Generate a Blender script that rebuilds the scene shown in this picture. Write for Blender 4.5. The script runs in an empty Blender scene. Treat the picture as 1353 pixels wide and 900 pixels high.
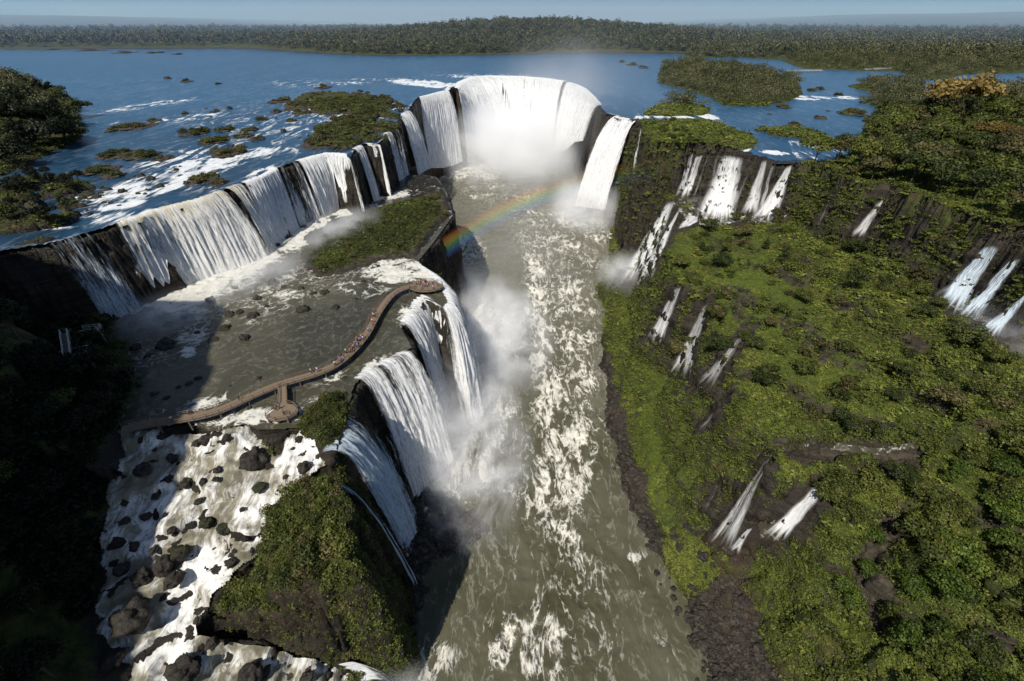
import bpy, bmesh, math, random
import numpy as np
from mathutils import Vector, Matrix, noise as mnoise

random.seed(7)
RNG = np.random.default_rng(11)
SC = bpy.context.scene
COL = SC.collection

# ------------------------------------------------------------------ survey
# The place was surveyed from the helicopter's position: a pixel of the photograph
# plus a known level gives a point on the ground.
CAM_Z, PITCH, FPX = 50.0, math.radians(35.0), 600.0
CP, SP = math.cos(PITCH), math.sin(PITCH)

def P(u, v, z=0.0):
    du, b = u - 676.5, 450.0 - v
    ry, rz = FPX * CP + b * SP, -FPX * SP + b * CP
    t = (z - CAM_Z) / rz
    return (du * t, ry * t, z)

def PY(u, v, y):
    """the point on that line of sight at northing y"""
    du, b = u - 676.5, 450.0 - v
    ry, rz = FPX * CP + b * SP, -FPX * SP + b * CP
    t = y / ry
    return (du * t, y, CAM_Z + rz * t)

def PP(pts, z=0.0):
    return [P(p[0], p[1], p[2] if len(p) > 2 else z) for p in pts]

def survey(x, y, z):
    """world -> photograph pixel, used to look up surveyed patches"""
    zz = z - CAM_Z
    d = np.maximum(y * CP - zz * SP, 1e-3)
    up = y * SP + zz * CP
    return 676.5 + FPX * x / d, 450.0 - FPX * up / d

# ------------------------------------------------------------------ noise
def _hash(ix, iy, seed):
    h = (ix * np.int64(374761393) + iy * np.int64(668265263) + np.int64(seed) * np.int64(1442695041)) & 0x7fffffff
    h = ((h ^ (h >> 13)) * np.int64(1274126177)) & 0x7fffffff
    h = ((h ^ (h >> 16)) * np.int64(0x45d9f3b)) & 0x7fffffff
    return (h ^ (h >> 15)) & 0xffff

_ang = np.arange(65536) * (2 * np.pi / 65536)
_GX, _GY = np.cos(_ang * 7.0).astype(np.float32), np.sin(_ang * 7.0).astype(np.float32)

def gnoise(x, y, seed=0):
    x = np.asarray(x, np.float64); y = np.asarray(y, np.float64)
    fx, fy = np.floor(x), np.floor(y)
    ix, iy = fx.astype(np.int64), fy.astype(np.int64)
    tx, ty = (x - fx).astype(np.float32), (y - fy).astype(np.float32)
    sx = tx * tx * tx * (tx * (tx * 6 - 15) + 10); sy = ty * ty * ty * (ty * (ty * 6 - 15) + 10)
    def g(ox, oy):
        h = _hash(ix + ox, iy + oy, seed)
        return _GX[h] * (tx - ox) + _GY[h] * (ty - oy)
    a = g(0, 0); b = g(1, 0); c = g(0, 1); d = g(1, 1)
    return ((a + (b - a) * sx) * (1 - sy) + (c + (d - c) * sx) * sy) * 1.5

def fbm(x, y, scale=1.0, octv=4, seed=0, gain=0.5, lac=2.03):
    x = np.asarray(x) / scale; y = np.asarray(y) / scale
    s, a, n = 0.0, 1.0, 0.0
    for k in range(octv):
        s = s + a * gnoise(x, y, seed + k * 17)
        n += a; a *= gain; x = x * lac + 13.7; y = y * lac - 7.3
    return s / n

def ridged(x, y, scale=1.0, octv=4, seed=0, gain=0.55):
    x = np.asarray(x) / scale; y = np.asarray(y) / scale
    s, a, n = 0.0, 1.0, 0.0
    for k in range(octv):
        s = s + a * (1 - np.abs(gnoise(x, y, seed + k * 31)) * 1.6)
        n += a; a *= gain; x = x * 2.07 + 3.1; y = y * 2.07 + 9.2
    return s / n

def sstep(a, b, x):
    t = np.clip((np.asarray(x, np.float32) - a) / (b - a), 0, 1)
    return t * t * (3 - 2 * t)

def sdf(poly, x, y):
    """signed distance to a polygon, negative inside"""
    p = np.array([(q[0], q[1]) for q in poly], np.float32)
    x = np.asarray(x, np.float32); y = np.asarray(y, np.float32)
    d2 = np.full(x.shape, 1e12, np.float32); ins = np.zeros(x.shape, bool)
    for i in range(len(p)):
        ax, ay = p[i]; bx, by = p[(i + 1) % len(p)]
        ex, ey = bx - ax, by - ay
        wx, wy = x - ax, y - ay
        t = np.clip((wx * ex + wy * ey) / max(ex * ex + ey * ey, 1e-9), 0, 1)
        np.minimum(d2, (wx - ex * t) ** 2 + (wy - ey * t) ** 2, out=d2)
        if ay != by:
            c = (ay > y) != (by > y)
            ins ^= c & (x < ex * (y - ay) / (by - ay) + ax)
    d = np.sqrt(d2)
    return np.where(ins, -d, d)

def idw(ctrl, x, y, p=3.0, eps=4.0):
    num = 0.0; den = 0.0
    for cx, cy, cz in ctrl:
        w = 1.0 / ((x - cx) ** 2 + (y - cy) ** 2 + eps) ** (p / 2)
        num = num + w * cz; den = den + w
    return num / den

def ell(u, v, blobs):
    """soft sum of ellipses (cu, cv, ru, rv, angle deg, amount)"""
    s = np.zeros(np.shape(u), np.float32)
    for cu, cv, ru, rv, ang, amt in blobs:
        c, n = math.cos(math.radians(ang)), math.sin(math.radians(ang))
        du, dv = u - cu, v - cv
        a, b = (du * c + dv * n) / ru, (-du * n + dv * c) / rv
        s = np.maximum(s, amt * sstep(1.25, 0.45, np.sqrt(a * a + b * b)))
    return s

# ------------------------------------------------------------------ mesh helpers
def mesh_np(name, verts, faces, loops_per=4, smooth=True):
    me = bpy.data.meshes.new(name)
    verts = np.ascontiguousarray(verts, np.float32); faces = np.ascontiguousarray(faces, np.int32)
    nf = len(faces)
    me.vertices.add(len(verts)); me.vertices.foreach_set('co', verts.ravel())
    me.loops.add(nf * loops_per); me.loops.foreach_set('vertex_index', faces.ravel())
    me.polygons.add(nf)
    me.polygons.foreach_set('loop_start', np.arange(0, nf * loops_per, loops_per, dtype=np.int32))
    me.polygons.foreach_set('loop_total', np.full(nf, loops_per, np.int32))
    me.polygons.foreach_set('use_smooth', np.full(nf, smooth, bool))
    me.update(calc_edges=True)
    return me

def attr(me, name, vals, domain='POINT'):
    a = me.attributes.new(name, 'FLOAT', domain)
    a.data.foreach_set('value', np.ascontiguousarray(vals, np.float32).ravel())

def attr_v(me, name, vals, domain='POINT'):
    a = me.attributes.new(name, 'FLOAT_VECTOR', domain)
    a.data.foreach_set('vector', np.ascontiguousarray(vals, np.float32).ravel())

def grid_faces(ny, nx, keep=None):
    i = np.arange(ny * nx).reshape(ny, nx)
    f = np.stack([i[:-1, :-1], i[:-1, 1:], i[1:, 1:], i[1:, :-1]], -1).reshape(-1, 4)
    if keep is not None:
        k = (keep[:-1, :-1] & keep[:-1, 1:] & keep[1:, 1:] & keep[1:, :-1]).ravel()
        f = f[k]
    return f

def compact(verts, faces, *atts):
    used = np.unique(faces)
    m = np.full(len(verts), -1, np.int64); m[used] = np.arange(len(used))
    return (verts[used], m[faces]) + tuple(a[used] for a in atts)

def link(name, me, mat=None, parent=None, loc=None):
    o = bpy.data.objects.new(name, me)
    COL.objects.link(o)
    if mat is not None and me is not None:
        me.materials.clear(); me.materials.append(mat)
    if parent is not None: o.parent = parent
    if loc is not None: o.location = loc
    return o

def tag(o, label=None, cat=None, group=None, kind=None):
    if label: o['label'] = label
    if cat: o['category'] = cat
    if group: o['group'] = group
    if kind: o['kind'] = kind
    return o

def empty(name, loc, rz=0.0):
    o = bpy.data.objects.new(name, None); COL.objects.link(o)
    o.location = loc; o.rotation_euler = (0, 0, rz); o.empty_display_size = 0.5
    return o

# ------------------------------------------------------------------ node helper
class G:
    def __init__(self, name, disp=False):
        self.mat = bpy.data.materials.new(name); self.mat.use_nodes = True
        self.t = self.mat.node_tree; self.t.nodes.clear()
        self.out = self.t.nodes.new('ShaderNodeOutputMaterial')
    def n(self, typ, **kw):
        nd = self.t.nodes.new(typ)
        for k, v in kw.items(): setattr(nd, k, v)
        return nd
    def put(self, sock, v):
        if isinstance(v, bpy.types.NodeSocket): self.t.links.new(v, sock)
        elif isinstance(v, (tuple, list)) and len(v) == 3 and sock.type == 'RGBA': sock.default_value = (*v, 1)
        else: sock.default_value = v
    def math(self, op, a, b=0.0, c=0.0, clamp=False):
        nd = self.n('ShaderNodeMath', operation=op, use_clamp=clamp)
        self.put(nd.inputs[0], a); self.put(nd.inputs[1], b); self.put(nd.inputs[2], c)
        return nd.outputs[0]
    def vmath(self, op, a, b=(0, 0, 0)):
        nd = self.n('ShaderNodeVectorMath', operation=op)
        self.put(nd.inputs[0], a); self.put(nd.inputs[1], b)
        return nd.outputs[0]
    def attr(self, name, out='Fac'):
        nd = self.n('ShaderNodeAttribute', attribute_name=name); return nd.outputs[out]
    def pos(self): return self.n('ShaderNodeNewGeometry').outputs['Position']
    def nrm(self): return self.n('ShaderNodeNewGeometry').outputs['True Normal']
    def sep(self, v):
        nd = self.n('ShaderNodeSeparateXYZ'); self.put(nd.inputs[0], v); return nd.outputs
    def comb(self, x, y, z):
        nd = self.n('ShaderNodeCombineXYZ')
        for i, q in enumerate((x, y, z)): self.put(nd.inputs[i], q)
        return nd.outputs[0]
    def noise(self, vec, scale, detail=3.0, rough=0.5, dist=0.0, typ='FBM', out='Fac', lac=2.0):
        nd = self.n('ShaderNodeTexNoise'); nd.noise_type = typ
        self.put(nd.inputs['Vector'], vec); self.put(nd.inputs['Scale'], scale)
        nd.inputs['Detail'].default_value = detail; nd.inputs['Roughness'].default_value = rough
        nd.inputs['Distortion'].default_value = dist; nd.inputs['Lacunarity'].default_value = lac
        return nd.outputs[out]
    def vor(self, vec, scale, feature='F1', out='Distance', rand=1.0):
        nd = self.n('ShaderNodeTexVoronoi', feature=feature)
        self.put(nd.inputs['Vector'], vec); self.put(nd.inputs['Scale'], scale)
        if 'Randomness' in nd.inputs: nd.inputs['Randomness'].default_value = rand
        return nd.outputs[out]
    def smooth(self, x, a, b):
        nd = self.n('ShaderNodeMapRange', interpolation_type='SMOOTHSTEP')
        self.put(nd.inputs['Value'], x); self.put(nd.inputs['From Min'], a); self.put(nd.inputs['From Max'], b)
        return nd.outputs[0]
    def lin(self, x, a, b, c=0.0, d=1.0):
        nd = self.n('ShaderNodeMapRange')
        self.put(nd.inputs['Value'], x); self.put(nd.inputs['From Min'], a); self.put(nd.inputs['From Max'], b)
        self.put(nd.inputs['To Min'], c); self.put(nd.inputs['To Max'], d)
        return nd.outputs[0]
    def mix(self, f, a, b, mode='MIX'):
        nd = self.n('ShaderNodeMix', data_type='RGBA', blend_type=mode)
        self.put(nd.inputs[0], f); self.put(nd.inputs[6], a); self.put(nd.inputs[7], b)
        return nd.outputs[2]
    def ramp(self, f, stops):
        nd = self.n('ShaderNodeValToRGB'); cr = nd.color_ramp
        while len(cr.elements) < len(stops): cr.elements.new(0.5)
        for e, (p, c) in zip(cr.elements, stops):
            e.position = p; e.color = (*c, 1) if len(c) == 3 else c
        self.put(nd.inputs[0], f)
        return nd.outputs[0]
    def bump(self, h, dist, strength=1.0, normal=None):
        nd = self.n('ShaderNodeBump'); self.put(nd.inputs['Height'], h)
        nd.inputs['Distance'].default_value = dist; self.put(nd.inputs['Strength'], strength)
        if normal is not None: self.put(nd.inputs['Normal'], normal)
        return nd.outputs[0]
    def bsdf(self, color, rough=0.8, normal=None, spec=0.3, **kw):
        nd = self.n('ShaderNodeBsdfPrincipled')
        self.put(nd.inputs['Base Color'], color); self.put(nd.inputs['Roughness'], rough)
        nd.inputs['Specular IOR Level'].default_value = spec
        if normal is not None: self.put(nd.inputs['Normal'], normal)
        for k, v in kw.items(): self.put(nd.inputs[k], v)
        return nd.outputs[0]
    def mixs(self, f, a, b):
        nd = self.n('ShaderNodeMixShader'); self.put(nd.inputs[0], f)
        self.put(nd.inputs[1], a); self.put(nd.inputs[2], b); return nd.outputs[0]
    def end(self, surf=None, vol=None):
        if surf is not None: self.t.links.new(surf, self.out.inputs['Surface'])
        if vol is not None: self.t.links.new(vol, self.out.inputs['Volume'])
        return self.mat

# ------------------------------------------------------------------ levels
def zR(y): return -73.0 + 7.0 * sstep(80, 350, y)
def zU(x, y): return -6.0 * sstep(300, 130, y) * sstep(30, 80, x)
ZT = -25.0
# ================================================================== THE GROUND
LIP_L = [(62, 323), (100, 313), (145, 299), (185, 287), (207, 278), (240, 270), (267, 263), (300, 250), (320, 243),
         (345, 234), (370, 221), (400, 210), (430, 203), (452, 204), (464, 210), (470, 197), (483, 190), (500, 191), (508, 184),
         (511, 176), (525, 171), (527, 156), (540, 145), (552, 129), (575, 123), (594, 119), (601, 113)]
LIP_H = [(604, 117), (612, 108), (628, 102), (650, 100), (690, 101), (720, 104), (748, 108), (770, 117), (782, 128),
         (800, 150), (815, 153), (830, 156), (843, 160)]
LIP_R = [(848, 168, 0), (853, 185, -1), (862, 195, -2), (885, 203, -2.5), (905, 205, -3), (915, 201, -3), (930, 204, -3), (957, 203, -3),
         (985, 206, -3), (1005, 212, -3), (1022, 217, -3), (1046, 217, -3), (1060, 222, -3), (1085, 228, -3.5), (1110, 245, -4),
         (1135, 258, -4.5), (1172, 262, -5), (1215, 285, -5.5), (1260, 305, -5.8), (1300, 325, -6), (1335, 338, -6), (1353, 345, -6), (1375, 372, -7), (1440, 385, -7)]
UPPER = [(-3000, 104, 0), (-400, 108, 0), (-138, 112, 0)] + PP(LIP_L) + PP(LIP_H) + PP(LIP_R) + \
        [(175, 85, -8), (175, -200, -8), (4000, -200, 0), (40000, 40000, 0), (-40000, 40000, 0), (-40000, 104, 0)]
TIER = [(-60, 300, 0)] + PP([(533, 232), (560, 231), (577, 234), (590, 252), (599, 285), (588, 300), (572, 322), (553, 345), (562, 355), (575, 363),
        (588, 378), (598, 402), (590, 410), (577, 401), (562, 394), (552, 402), (546, 414), (537, 425), (531, 434), (538, 446), (546, 459),
        (527, 470), (510, 478), (495, 487), (482, 496), (470, 508), (462, 530), (452, 565), (444, 585), (436, 600)], ZT) + \
       [(-43, 70, 0), (-49, 72.5, 0), (-54, 70.2, 0), (-61, 73.8, 0), (-67, 71, 0), (-74, 74.5, 0), (-82, 71.5, 0), (-92, 74, 0), (-150, 90, 0), (-160, 140, 0), (-140, 200, 0), (-90, 300, 0)]
RAPIDS = PP([(165, 566, -25), (430, 560, -25), (436, 600, -26), (395, 640, -28), (350, 668, -31), (345, 715, -33.5), (312, 747, -36),
             (285, 780, -39), (262, 822, -43), (262, 846, -45), (340, 852, -47), (450, 876, -54), (486, 892, -60), (500, 960, -62), (60, 960, -42),
             (125, 880, -41), (130, 750, -34), (145, 620, -28)])
RAP_C = PP([(180, 570, -25), (300, 565, -25), (420, 570, -25), (400, 620, -27), (300, 620, -28), (170, 620, -28), (320, 680, -31.5), (220, 690, -32),
            (140, 700, -32), (280, 740, -36), (200, 760, -36), (140, 770, -35.5), (240, 800, -40.5), (170, 830, -39.5), (220, 870, -44.5),
            (150, 900, -43), (300, 880, -47.5), (400, 885, -52), (450, 900, -58), (490, 900, -63), (250, 950, -48)])
BLUFF = PP([(392, 648, -25), (430, 628, -24), (446, 650, -23), (456, 700, -25), (464, 760, -29), (455, 785, -33), (410, 800, -38), (340, 806, -40),
            (300, 796, -40), (304, 775, -38), (325, 752, -34), (358, 720, -31), (362, 680, -29)])
BL_C = PP([(400, 670, -23), (440, 650, -23), (450, 700, -24), (400, 720, -24.5), (440, 760, -28), (370, 760, -29), (430, 795, -34), (350, 800, -38), (300, 800, -40)])
HILL = [(-3000, 110), (-300, 108), (-150, 106), (-130, 107), (-122, 108)] + [(q[0], q[1]) for q in PP([(168, 448, -24), (178, 475, -24), (178, 520, -24), (160, 560, -25),
       (142, 620, -28), (128, 750, -33), (118, 830, -38), (122, 900, -40), (90, 1000, -40)])] + [(-62, 0), (-60, -40), (-80, -200), (-3000, -200)]
SHELF = [(95, 262), (84, 236), (78, 227), (74, 218), (71, 206), (67, 190), (63, 172), (60, 156), (62, 147), (66, 141), (70, 138), (69, 128), (65, 115),
         (64, 100), (62, 88), (64, 78), (66, 72), (72, 66), (74, 60), (70, 54), (67, 46), (70, 38), (72, 15), (300, 0), (300, 160), (150, 260)]
SH_C = [(90, 226, -23), (104, 224, -30), (98, 212, -29), (112, 216, -28), (125, 208, -26.5), (80, 224, -21), (76, 200, -28), (68, 165, -31), (70, 142, -32), (100, 170, -27), (138, 152, -22),
        (141, 130, -25), (139, 105, -23), (98, 96, -32), (121, 90, -27), (70, 115, -34), (66, 95, -37), (66, 79, -40), (77, 70, -42), (95, 73, -39), (84, 51, -48),
        (109, 51, -40), (72, 48, -57), (160, 100, -18), (150, 60, -29), (90, 30, -52), (125, 25, -42), (118, 182, -24), (170, 40, -25), (110, 140, -28), (85, 130, -31)]
BANK = [(74, 330), (69, 308), (66, 280), (61, 250), (58, 222), (52, 205), (50, 185), (43, 170), (41, 155), (40, 140), (38.5, 120), (38, 105), (39, 90), (40, 77), (44, 66), (46, 58), (45, 48), (46, 38), (44, 15), (150, 0), (150, 300)]
BK_C = [(72, 310, -67), (66, 240, -66), (62, 215, -58), (55, 200, -67), (45, 165, -70), (58, 165, -63), (42, 140, -71), (60, 140, -63), (40, 105, -72), (52, 105, -68), (64, 105, -62),
        (41, 78, -72.5), (52, 86, -68), (60, 78, -67), (48, 62, -72.4), (58, 62, -70), (66, 62, -67), (47, 45, -72.7), (60, 45, -71), (70, 45, -66), (60, 20, -71), (80, 30, -60)]

GULLIES = [[(1200, 612, -40), (1150, 625, -41), (1095, 640, -43)], [(1035, 690, -54), (1000, 700, -56), (985, 715, -60)], [(1210, 590, -38), (1130, 585, -38), (1060, 590, -38)], [(1180, 690, -47), (1150, 740, -48), (1180, 790, -48), (1215, 840, -50)]]
LAND = {  # (outline in the photograph at z = 0, height, soft edge)
    'knoll': ([(0, 236), (60, 206), (108, 184), (114, 170), (104, 150), (80, 130), (40, 108), (0, 96), (-200, 96), (-200, 236)], 14, 55),
    'shore': ([(-60, 330), (-60, 236), (0, 242), (50, 234), (95, 238), (122, 246), (130, 262), (118, 285), (92, 300), (62, 318)], 1.6, 10),
    'wing': ([(372, 134), (410, 124), (470, 124), (520, 131), (536, 142), (524, 158), (520, 170), (508, 182), (497, 189), (482, 188), (466, 196), (440, 198),
              (408, 190), (418, 170), (440, 160), (420, 150), (395, 152), (380, 146)], 1.5, 10),
    'island': ([(868, 110), (900, 117), (935, 128), (960, 141), (1010, 141), (1045, 134), (1062, 124), (1054, 106), (1012, 94), (960, 89), (905, 82), (875, 86)], 1.5, 60),
    'flat': ([(846, 152), (870, 140), (905, 136), (938, 146), (930, 152), (880, 154)], 1.0, 10),
    'cliff_top': ([(846, 164), (900, 160), (935, 160), (962, 169), (988, 178), (1004, 185), (1000, 190), (985, 194), (960, 194), (955, 201), (900, 207), (860, 205), (840, 185)], 2.0, 14),
    'right': ([(1050, 219), (1090, 214), (1122, 208), (1126, 190), (1146, 168), (1168, 152), (1190, 141), (1232, 132), (1353, 121), (1500, 112), (1700, 110),
               (1700, 420), (1300, 420), (1046, 240)], 7, 60),
    'strip': ([(1118, 113), (1150, 111), (1195, 114), (1225, 118), (1212, 128), (1180, 126), (1140, 120)], 1.4, 14),
    'spit': ([(1135, 136), (1165, 126), (1200, 127), (1220, 132), (1195, 140), (1165, 143)], 1.2, 12),
    'reed': ([(1000, 171), (1040, 168), (1078, 174), (1100, 182), (1112, 188), (1085, 187), (1050, 180), (1020, 178)], 0.9, 8),
    'far_right': ([(905, 77), (960, 76), (1030, 79), (1046, 86), (1064, 91), (1090, 92), (1140, 94), (1185, 94), (1205, 103), (1240, 106), (1275, 99), (1500, 92), (1500, 40), (905, 60)], 4, 80),
}
ISLETS = [  # small rocky islets in the upper river: (u, v, radius px)
    (180, 168, 13), (152, 172, 7), (205, 160, 5), (247, 108, 5), (289, 111, 3), (222, 104, 3), (258, 176, 12), (282, 187, 13), (297, 172, 9), (322, 180, 9), (330, 172, 8), (340, 184, 7),
    (305, 203, 15), (282, 200, 5), (370, 134, 10), (395, 140, 11), (428, 116, 8), (366, 148, 5), (425, 190, 19), (402, 150, 7), (270, 237, 13), (291, 242, 8), (155, 205, 13),
    (190, 206, 12), (215, 210, 8), (130, 226, 13), (150, 232, 8), (346, 158, 6), (385, 160, 5),
    (1082, 118, 5), (1084, 156, 5), (1010, 134, 6), (1036, 142, 6), (1125, 150, 11), (1160, 151, 5), (1050, 165, 6), (1072, 120, 4), (1108, 126, 4),
    (1164, 104, 7), (835, 86, 6), (850, 90, 5), (822, 82, 4), (120, 67, 9), (165, 70, 8), (205, 70, 6), (235, 72, 4), (70, 66, 5),
    (1085, 183, 8), (1105, 190, 7), (1062, 178, 7), (985, 178, 8)]

def axis(segs, lo=None):
    """(end, step at end) list -> monotone nodes with smoothly growing step"""
    out = [segs[0][0]]; st = segs[0][1]
    for end, s1 in segs[1:]:
        a = out[-1]; s0 = st
        while out[-1] < end - 0.5 * s1:
            f = (out[-1] - a) / (end - a)
            out.append(out[-1] + s0 * (s1 / s0) ** f)
        st = s1
    return np.array(out)

XP = axis([(0, .45), (95, .45), (180, .75), (300, 1.6), (600, 5), (2000, 40), (16000, 500)])
XN = axis([(0, .45), (130, .45), (180, .8), (300, 1.6), (600, 5), (2000, 40), (16000, 500)])
XS = np.concatenate([-XN[:0:-1], XP])
YS = axis([(-200, 8), (8, 2.5), (16, .42), (150, .42), (330, .8), (460, 1.6), (700, 4), (1400, 14), (3500, 50), (16000, 400)])

def rap_z(X, Y):
    z = idw(RAP_C, X, Y); t = (z + .9 * fbm(X, Y, 7, 3, 88)) / 2.3
    return z * .12 + .88 * (np.floor(t) + sstep(.60, 1.0, t - np.floor(t))) * 2.3

BANKL = [(-40, 20), (-27, 30), (-25, 45), (-24, 57), (-21, 68), (-10, 75), (-6, 79), (-10, 84), (-24, 90), (-40, 92)]
def build_heights(X, Y):
    wa = 1.0 + sstep(60, 400, np.hypot(X, Y)) * 1.2
    wx = X + wa * (1.5 * fbm(X, Y, 11, 3, 1) + .7 * fbm(X, Y, 2.7, 2, 2))
    wy = Y + wa * (1.5 * fbm(X, Y, 11, 3, 3) + .7 * fbm(X, Y, 2.7, 2, 4))
    veg = np.zeros(X.shape, np.float32)
    n1 = fbm(X, Y, 9, 5, 5); n2 = fbm(X, Y, 2.2, 4, 6); n3 = ridged(X, Y, 6, 4, 7)
    big = fbm(X, Y, 45, 4, 8)
    # canyon bed
    H = zR(Y) - 4.0 + 1.2 * n1
    # upper plateau
    d = sdf(UPPER, wx, wy)
    top = zU(X, Y) - 1.1 + 0.8 * n1 + .35 * n2
    landm = np.zeros(X.shape, np.float32)
    for k, (poly, hh, soft) in LAND.items():
        q = PP(poly, 0.0)
        if k == 'right': q = PP([(a, b, -3 if b > 200 else 0) for a, b in poly])
        s = -sdf(q, X + 4 * n1 + 1.2 * n2, Y + 4 * big + 1.2 * n2)
        if k in ('wing', 'shore'): s = s - 18 * sstep(-.16, .14, fbm(X, Y, 15, 4, 55)) + 2
        m = sstep(-1.0, 2.0, s)
        up = 1.0 + .5 * n2 + .6 * n1 + hh * sstep(0, soft, s) * (1 + .5 * big)
        top = np.where(m > 0, top * (1 - m) + (zU(X, Y) + np.maximum(up, .45)) * m, top)
        landm = np.maximum(landm, m * (0.25 if k in ('shore', 'wing') else 1))
        veg = np.maximum(veg, m * (0.55 if k in ('shore', 'wing') else .95))
    for (u, v, r) in ISLETS:
        c = P(u, v, 0); rr = r * math.hypot(c[0], c[1]) / FPX * 1.0
        dd = np.hypot(X - c[0] + 1.2 * n1 * rr * .5, (Y - c[1]) / 1.5) / rr
        m = sstep(1.3, .5, dd)
        top = np.maximum(top, np.where(m > 0, zU(X, Y) - 1.2 + m * (1.9 + .7 * n2), -99))
        veg = np.maximum(veg, m * .5)
    # far forest land and hills
    far = sstep(0, 60, Y - (1010 + 90 * fbm(X, 0 * X, 500, 2, 21) + 200 * sstep(-250, -700, X) + 0 * X)) * (1 - sstep(520, 700, X) * 0)
    fr = sstep(600, 680, Y + .15 * X) * sstep(300, 420, X)
    far = np.maximum(far, 0 * fr)
    hum = 36 * np.exp(-((X - 60) / 420) ** 2) * sstep(1000, 1350, Y) * (1 - .6 * sstep(1500, 2200, Y))
    hills = far * (3 + hum + 6 * sstep(1000, 1600, Y) * (1 + big) + sstep(2500, 6000, Y) * (14 + 20 * fbm(X, Y, 2500, 3, 31))
                   + sstep(3500, 7500, Y) * (105 * sstep(-2500, -6500, X) + 150 * sstep(1500, 7000, X) * (1 + .25 * fbm(X, Y, 3000, 3, 33)))
                   - sstep(7000, 16000, Y) * 20)
    top = np.where(far > 0, np.maximum(top, -1.5 + 2.5 * far + hills), top)
    veg = np.maximum(veg, far)
    top = top + 1.9 * sstep(6, 1, -d) * sstep(70, 80, X) * sstep(325, 312, Y) * (1 + .5 * n2)
    face = 11.0 - 7.8 * sstep(78, 92, X) * sstep(290, 250, Y)      # right hand rims are less sheer
    led = 1.6 * gnoise(X / 30, (d + 40) / 2.2, 91) * sstep(0, 2, d)
    hu = np.where(d < 0, top, -.6 - np.abs(n2) * .6 + zU(X, Y) - np.maximum(d, 0) * face + led * 2)
    H = np.maximum(H, hu); upm = (d < .3)
    veg = np.where((d > 0.3), (.82 + .3 * n1) * sstep(60, 74, X) * sstep(430, 360, Y), veg)
    # left tier
    d = sdf(TIER, wx, wy)
    top = ZT - .75 + .7 * n1 + .35 * n2
    isl = PP([(396, 345), (405, 312), (440, 290), (500, 274), (545, 262), (585, 256), (597, 285), (578, 303), (566, 322), (548, 340), (505, 343), (450, 362), (416, 368)], ZT)
    s = -sdf(isl, X + 3 * n1 + n2, Y + 3 * big + n2); m = sstep(-2, 3, s)
    top = top * (1 - m) + m * (ZT + .8 + .8 * n2 + 1.5 * sstep(0, 14, s) * (1 + big))
    vt = m * (.35 + .6 * sstep(2, 12, s + 5 * n1))
    knob = PP([(396, 566), (408, 540), (428, 524), (452, 520), (464, 534), (458, 560), (442, 588), (415, 586)], ZT)
    s = -sdf(knob, X + 1.5 * n1, Y + 1.5 * n1); m = sstep(-1, 1.5, s)
    top = top * (1 - m) + m * (ZT + .7 + .9 * n2 + 1.2 * sstep(0, 5, s)); vt = np.maximum(vt, m * .9)
    slab = PP([(533, 232), (560, 231), (577, 234), (590, 252), (597, 280), (570, 262), (540, 262)], ZT)
    s = -sdf(slab, X, Y); m = sstep(-2, 2, s)
    top = top + m * (1.0 + .6 * n2); vt = vt * (1 - .6 * m)
    hl = np.where(d < 0, top, ZT - .9 - .5 * np.abs(n2) - d * (10.5 - 5.5 * sstep(84, 74, Y)) + 2.2 * n3 * sstep(0, 3, d))
    win = hl > H
    H = np.where(win, hl, H); veg = np.where(win, np.where(d < 0, vt, .10 + .42 * sstep(.0, .35, n1)), veg)
    # rapids
    d = sdf(RAPIDS, wx, wy)
    top = rap_z(X, Y) - .55 + 1.0 * n1 + .9 * n2
    hl = np.where(d < 0, top, idw(RAP_C, X, Y) - .8 - d * 4)
    win = hl > H
    H = np.where(win, hl, H); veg = np.where(win, 0, veg)
    # bluff
    d = sdf(BLUFF, wx + 3.2 * n1, wy + 2.6 * fbm(X, Y, 7, 3, 58))
    top = idw(BL_C, X, Y) + 2.2 * n1 + .9 * n2 + 1.4 * big - 2.2 * sstep(-37, -31, X + 4 * n1)
    hl = np.where(d < 0, top, idw(BL_C, X, Y) - d * (2.4 + 5 * sstep(-40, -33, X) + 5 * sstep(43, 38, Y)) + 3.0 * n3 * sstep(0, 2, d))
    win = hl > H
    H = np.where(win, hl, H); veg = np.where(win, np.where(d < 0, .95 - .6 * sstep(.05, .3, fbm(X, Y, 8, 3, 57)), .5), veg)
    # stony foot of the left cliff
    d = sdf(BANKL, wx, wy)
    hl = zR(Y) + .1 + .9 * n2 + .8 * (n3 - .4) + 1.0 * n1 - np.maximum(d, 0) * .9 - .5 * sstep(-3, 0, d)
    win = hl > H
    H = np.where(win, hl, H); veg = np.where(win, 0, veg)
    # right bank, shelf
    d = sdf(BANK, wx, wy)
    top = idw(BK_C, X, Y) + 1.0 * n1 + .9 * n2 + .9 * (n3 - .5) + .5 * ridged(X, Y, 2.0, 3, 79)
    hl = np.where(d < 0, top, idw(BK_C, X, Y) - .3 - d * .8)
    win = hl > H
    rocky = sstep(72, 58, Y + 6 * n1 - .5 * (X - 60)) + sstep(4.5, 1, X - 39 - 3 * n1 - .02 * np.abs(Y - 100)) * sstep(175, 150, Y)
    H = np.where(win, hl, H); veg = np.where(win, np.clip(.9 - rocky, 0, 1), veg)
    d = sdf(SHELF, wx, wy)
    base_ = idw(SH_C, X, Y); tt = (base_ + 3.0 * big + 2.0 * n1 + 60) / 4.4; ter = (np.floor(tt) + sstep(.38, .62, tt - np.floor(tt))) * 4.4 - 60; riser = sstep(.30, .42, tt - np.floor(tt)) * sstep(.70, .58, tt - np.floor(tt))
    top = base_ * .35 + ter * .65 + 1.5 * n1 + .7 * n2 + .8 * big - 2.4 * sstep(.74, .95, ridged(X, Y, 24, 3, 77)) + .9 * ridged(X, Y, 5, 3, 78)
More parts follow.
